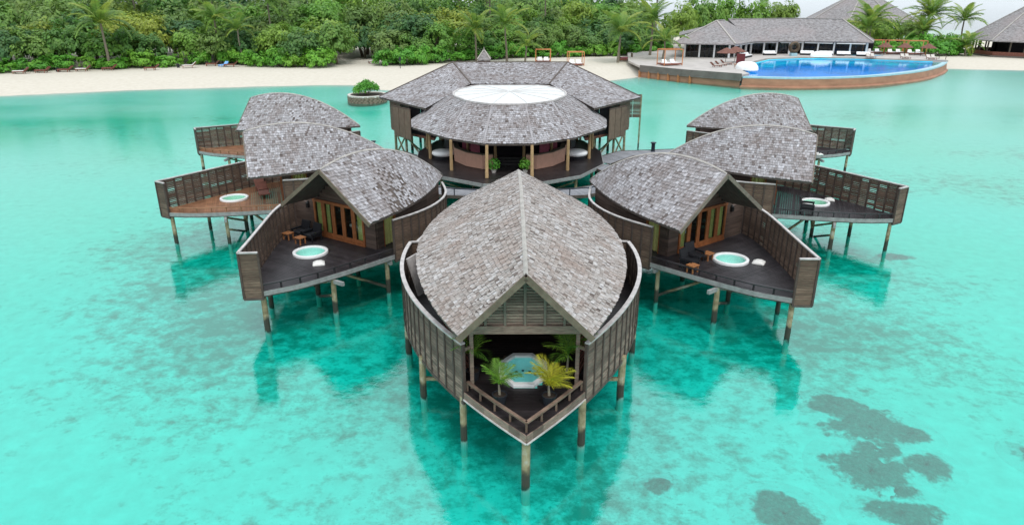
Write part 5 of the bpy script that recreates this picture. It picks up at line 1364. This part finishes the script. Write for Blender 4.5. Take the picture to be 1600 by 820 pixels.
# ------------------------------------------------------------------ coral heads on the lagoon floor
def coral(x, y, rx, ry, label, seed):
    """a low lumpy bed rising out of the sand"""
    r = np.random.RandomState(seed); n, k = 56, 16; vs = []; fs = []; R = 1.6
    z0 = gz(x, y)
    for i in range(k + 1):
        t_ = R * (i / k)
        for j in range(n):
            a = 2 * math.pi * j / n; u, v = t_ * math.cos(a), t_ * math.sin(a); X, Y = x + u * rx, y + v * ry
            env = max(0, 1 - (t_ / 1.25) ** 2) ** 1.2; lump = .10 + .05 * math.sin(X * 4.1 + seed) * math.sin(Y * 3.7) + .04 * math.sin(X * 9 + 1) * math.sin(Y * 8.3) + r.uniform(-.02, .02)
            vs.append((u, v, gz_grid(X, Y) - z0 + (.006 if i < k - 1 else -.06) + env * lump))
    for i in range(k):
        for j in range(n): fs.append((i * n + j, (i + 1) * n + j, (i + 1) * n + (j + 1) % n, i * n + (j + 1) % n))
    o = MB().add(vs, fs).build('coral_bed', M['coral'], smooth=True); o.location = (x, y, z0); o.scale = (rx, ry, 1); tag(o, label, 'coral', 'dark coral beds on the lagoon floor')
def gz_grid(x, y):
    """height of the ground mesh itself (bilinear between its 2 m vertices)"""
    i = min(max(int(np.searchsorted(xs, x)) - 1, 0), len(xs) - 2); j = min(max(int(np.searchsorted(ys, y)) - 1, 0), len(ys) - 2)
    u = (x - xs[i]) / (xs[i + 1] - xs[i]); v = (y - ys[j]) / (ys[j + 1] - ys[j])
    q = [GZ[j, i], GZ[j, i + 1], GZ[j + 1, i], GZ[j + 1, i + 1]]
    return float((q[0] * (1 - u) + q[1] * u) * (1 - v) + (q[2] * (1 - u) + q[3] * u) * v) + .01
for i, (x, y, rx, ry, lab) in enumerate([(13.6, 24.5, 1.0, .8, 'small dark coral bed at the far end of the lower right cluster'), (14.1, 22.9, 1.5, 1.25, 'broad dark coral bed in the middle of the lower right cluster'), (12.9, 20.2, 1.3, 1.35, 'rounded dark coral bed nearest the frame in the right cluster'),
        (15.1, 20.6, .75, .8, 'separate dark coral bed right of the cluster'), (12.8, 18.0, 1.1, .7, 'dark coral bed cut by the lower frame edge, right of centre'), (8.9, 18.0, 1.0, 1.0, 'dark coral bed at the lower edge between front villa and cluster'),
        (5.2, 19.4, .55, .4, 'faint small coral bed close to the front villa'), (19.4, 21.0, .7, .8, 'dark coral bed at the right frame edge'), (25.3, 42.2, 1.1, .7, 'dark coral patch by the outer stilt of the middle right villa'), (15.6, 22.4, .7, .6, 'small coral bed joined to the right side of the cluster'), (13.7, 21.5, .9, .7, 'coral bed bridging the middle of the lower right cluster'), (13.2, 19.1, .8, .5, 'coral bed linking the cluster to the lower frame edge')]):
    coral(x, y, rx * 1.25, ry * 1.2, lab, 60 + i)
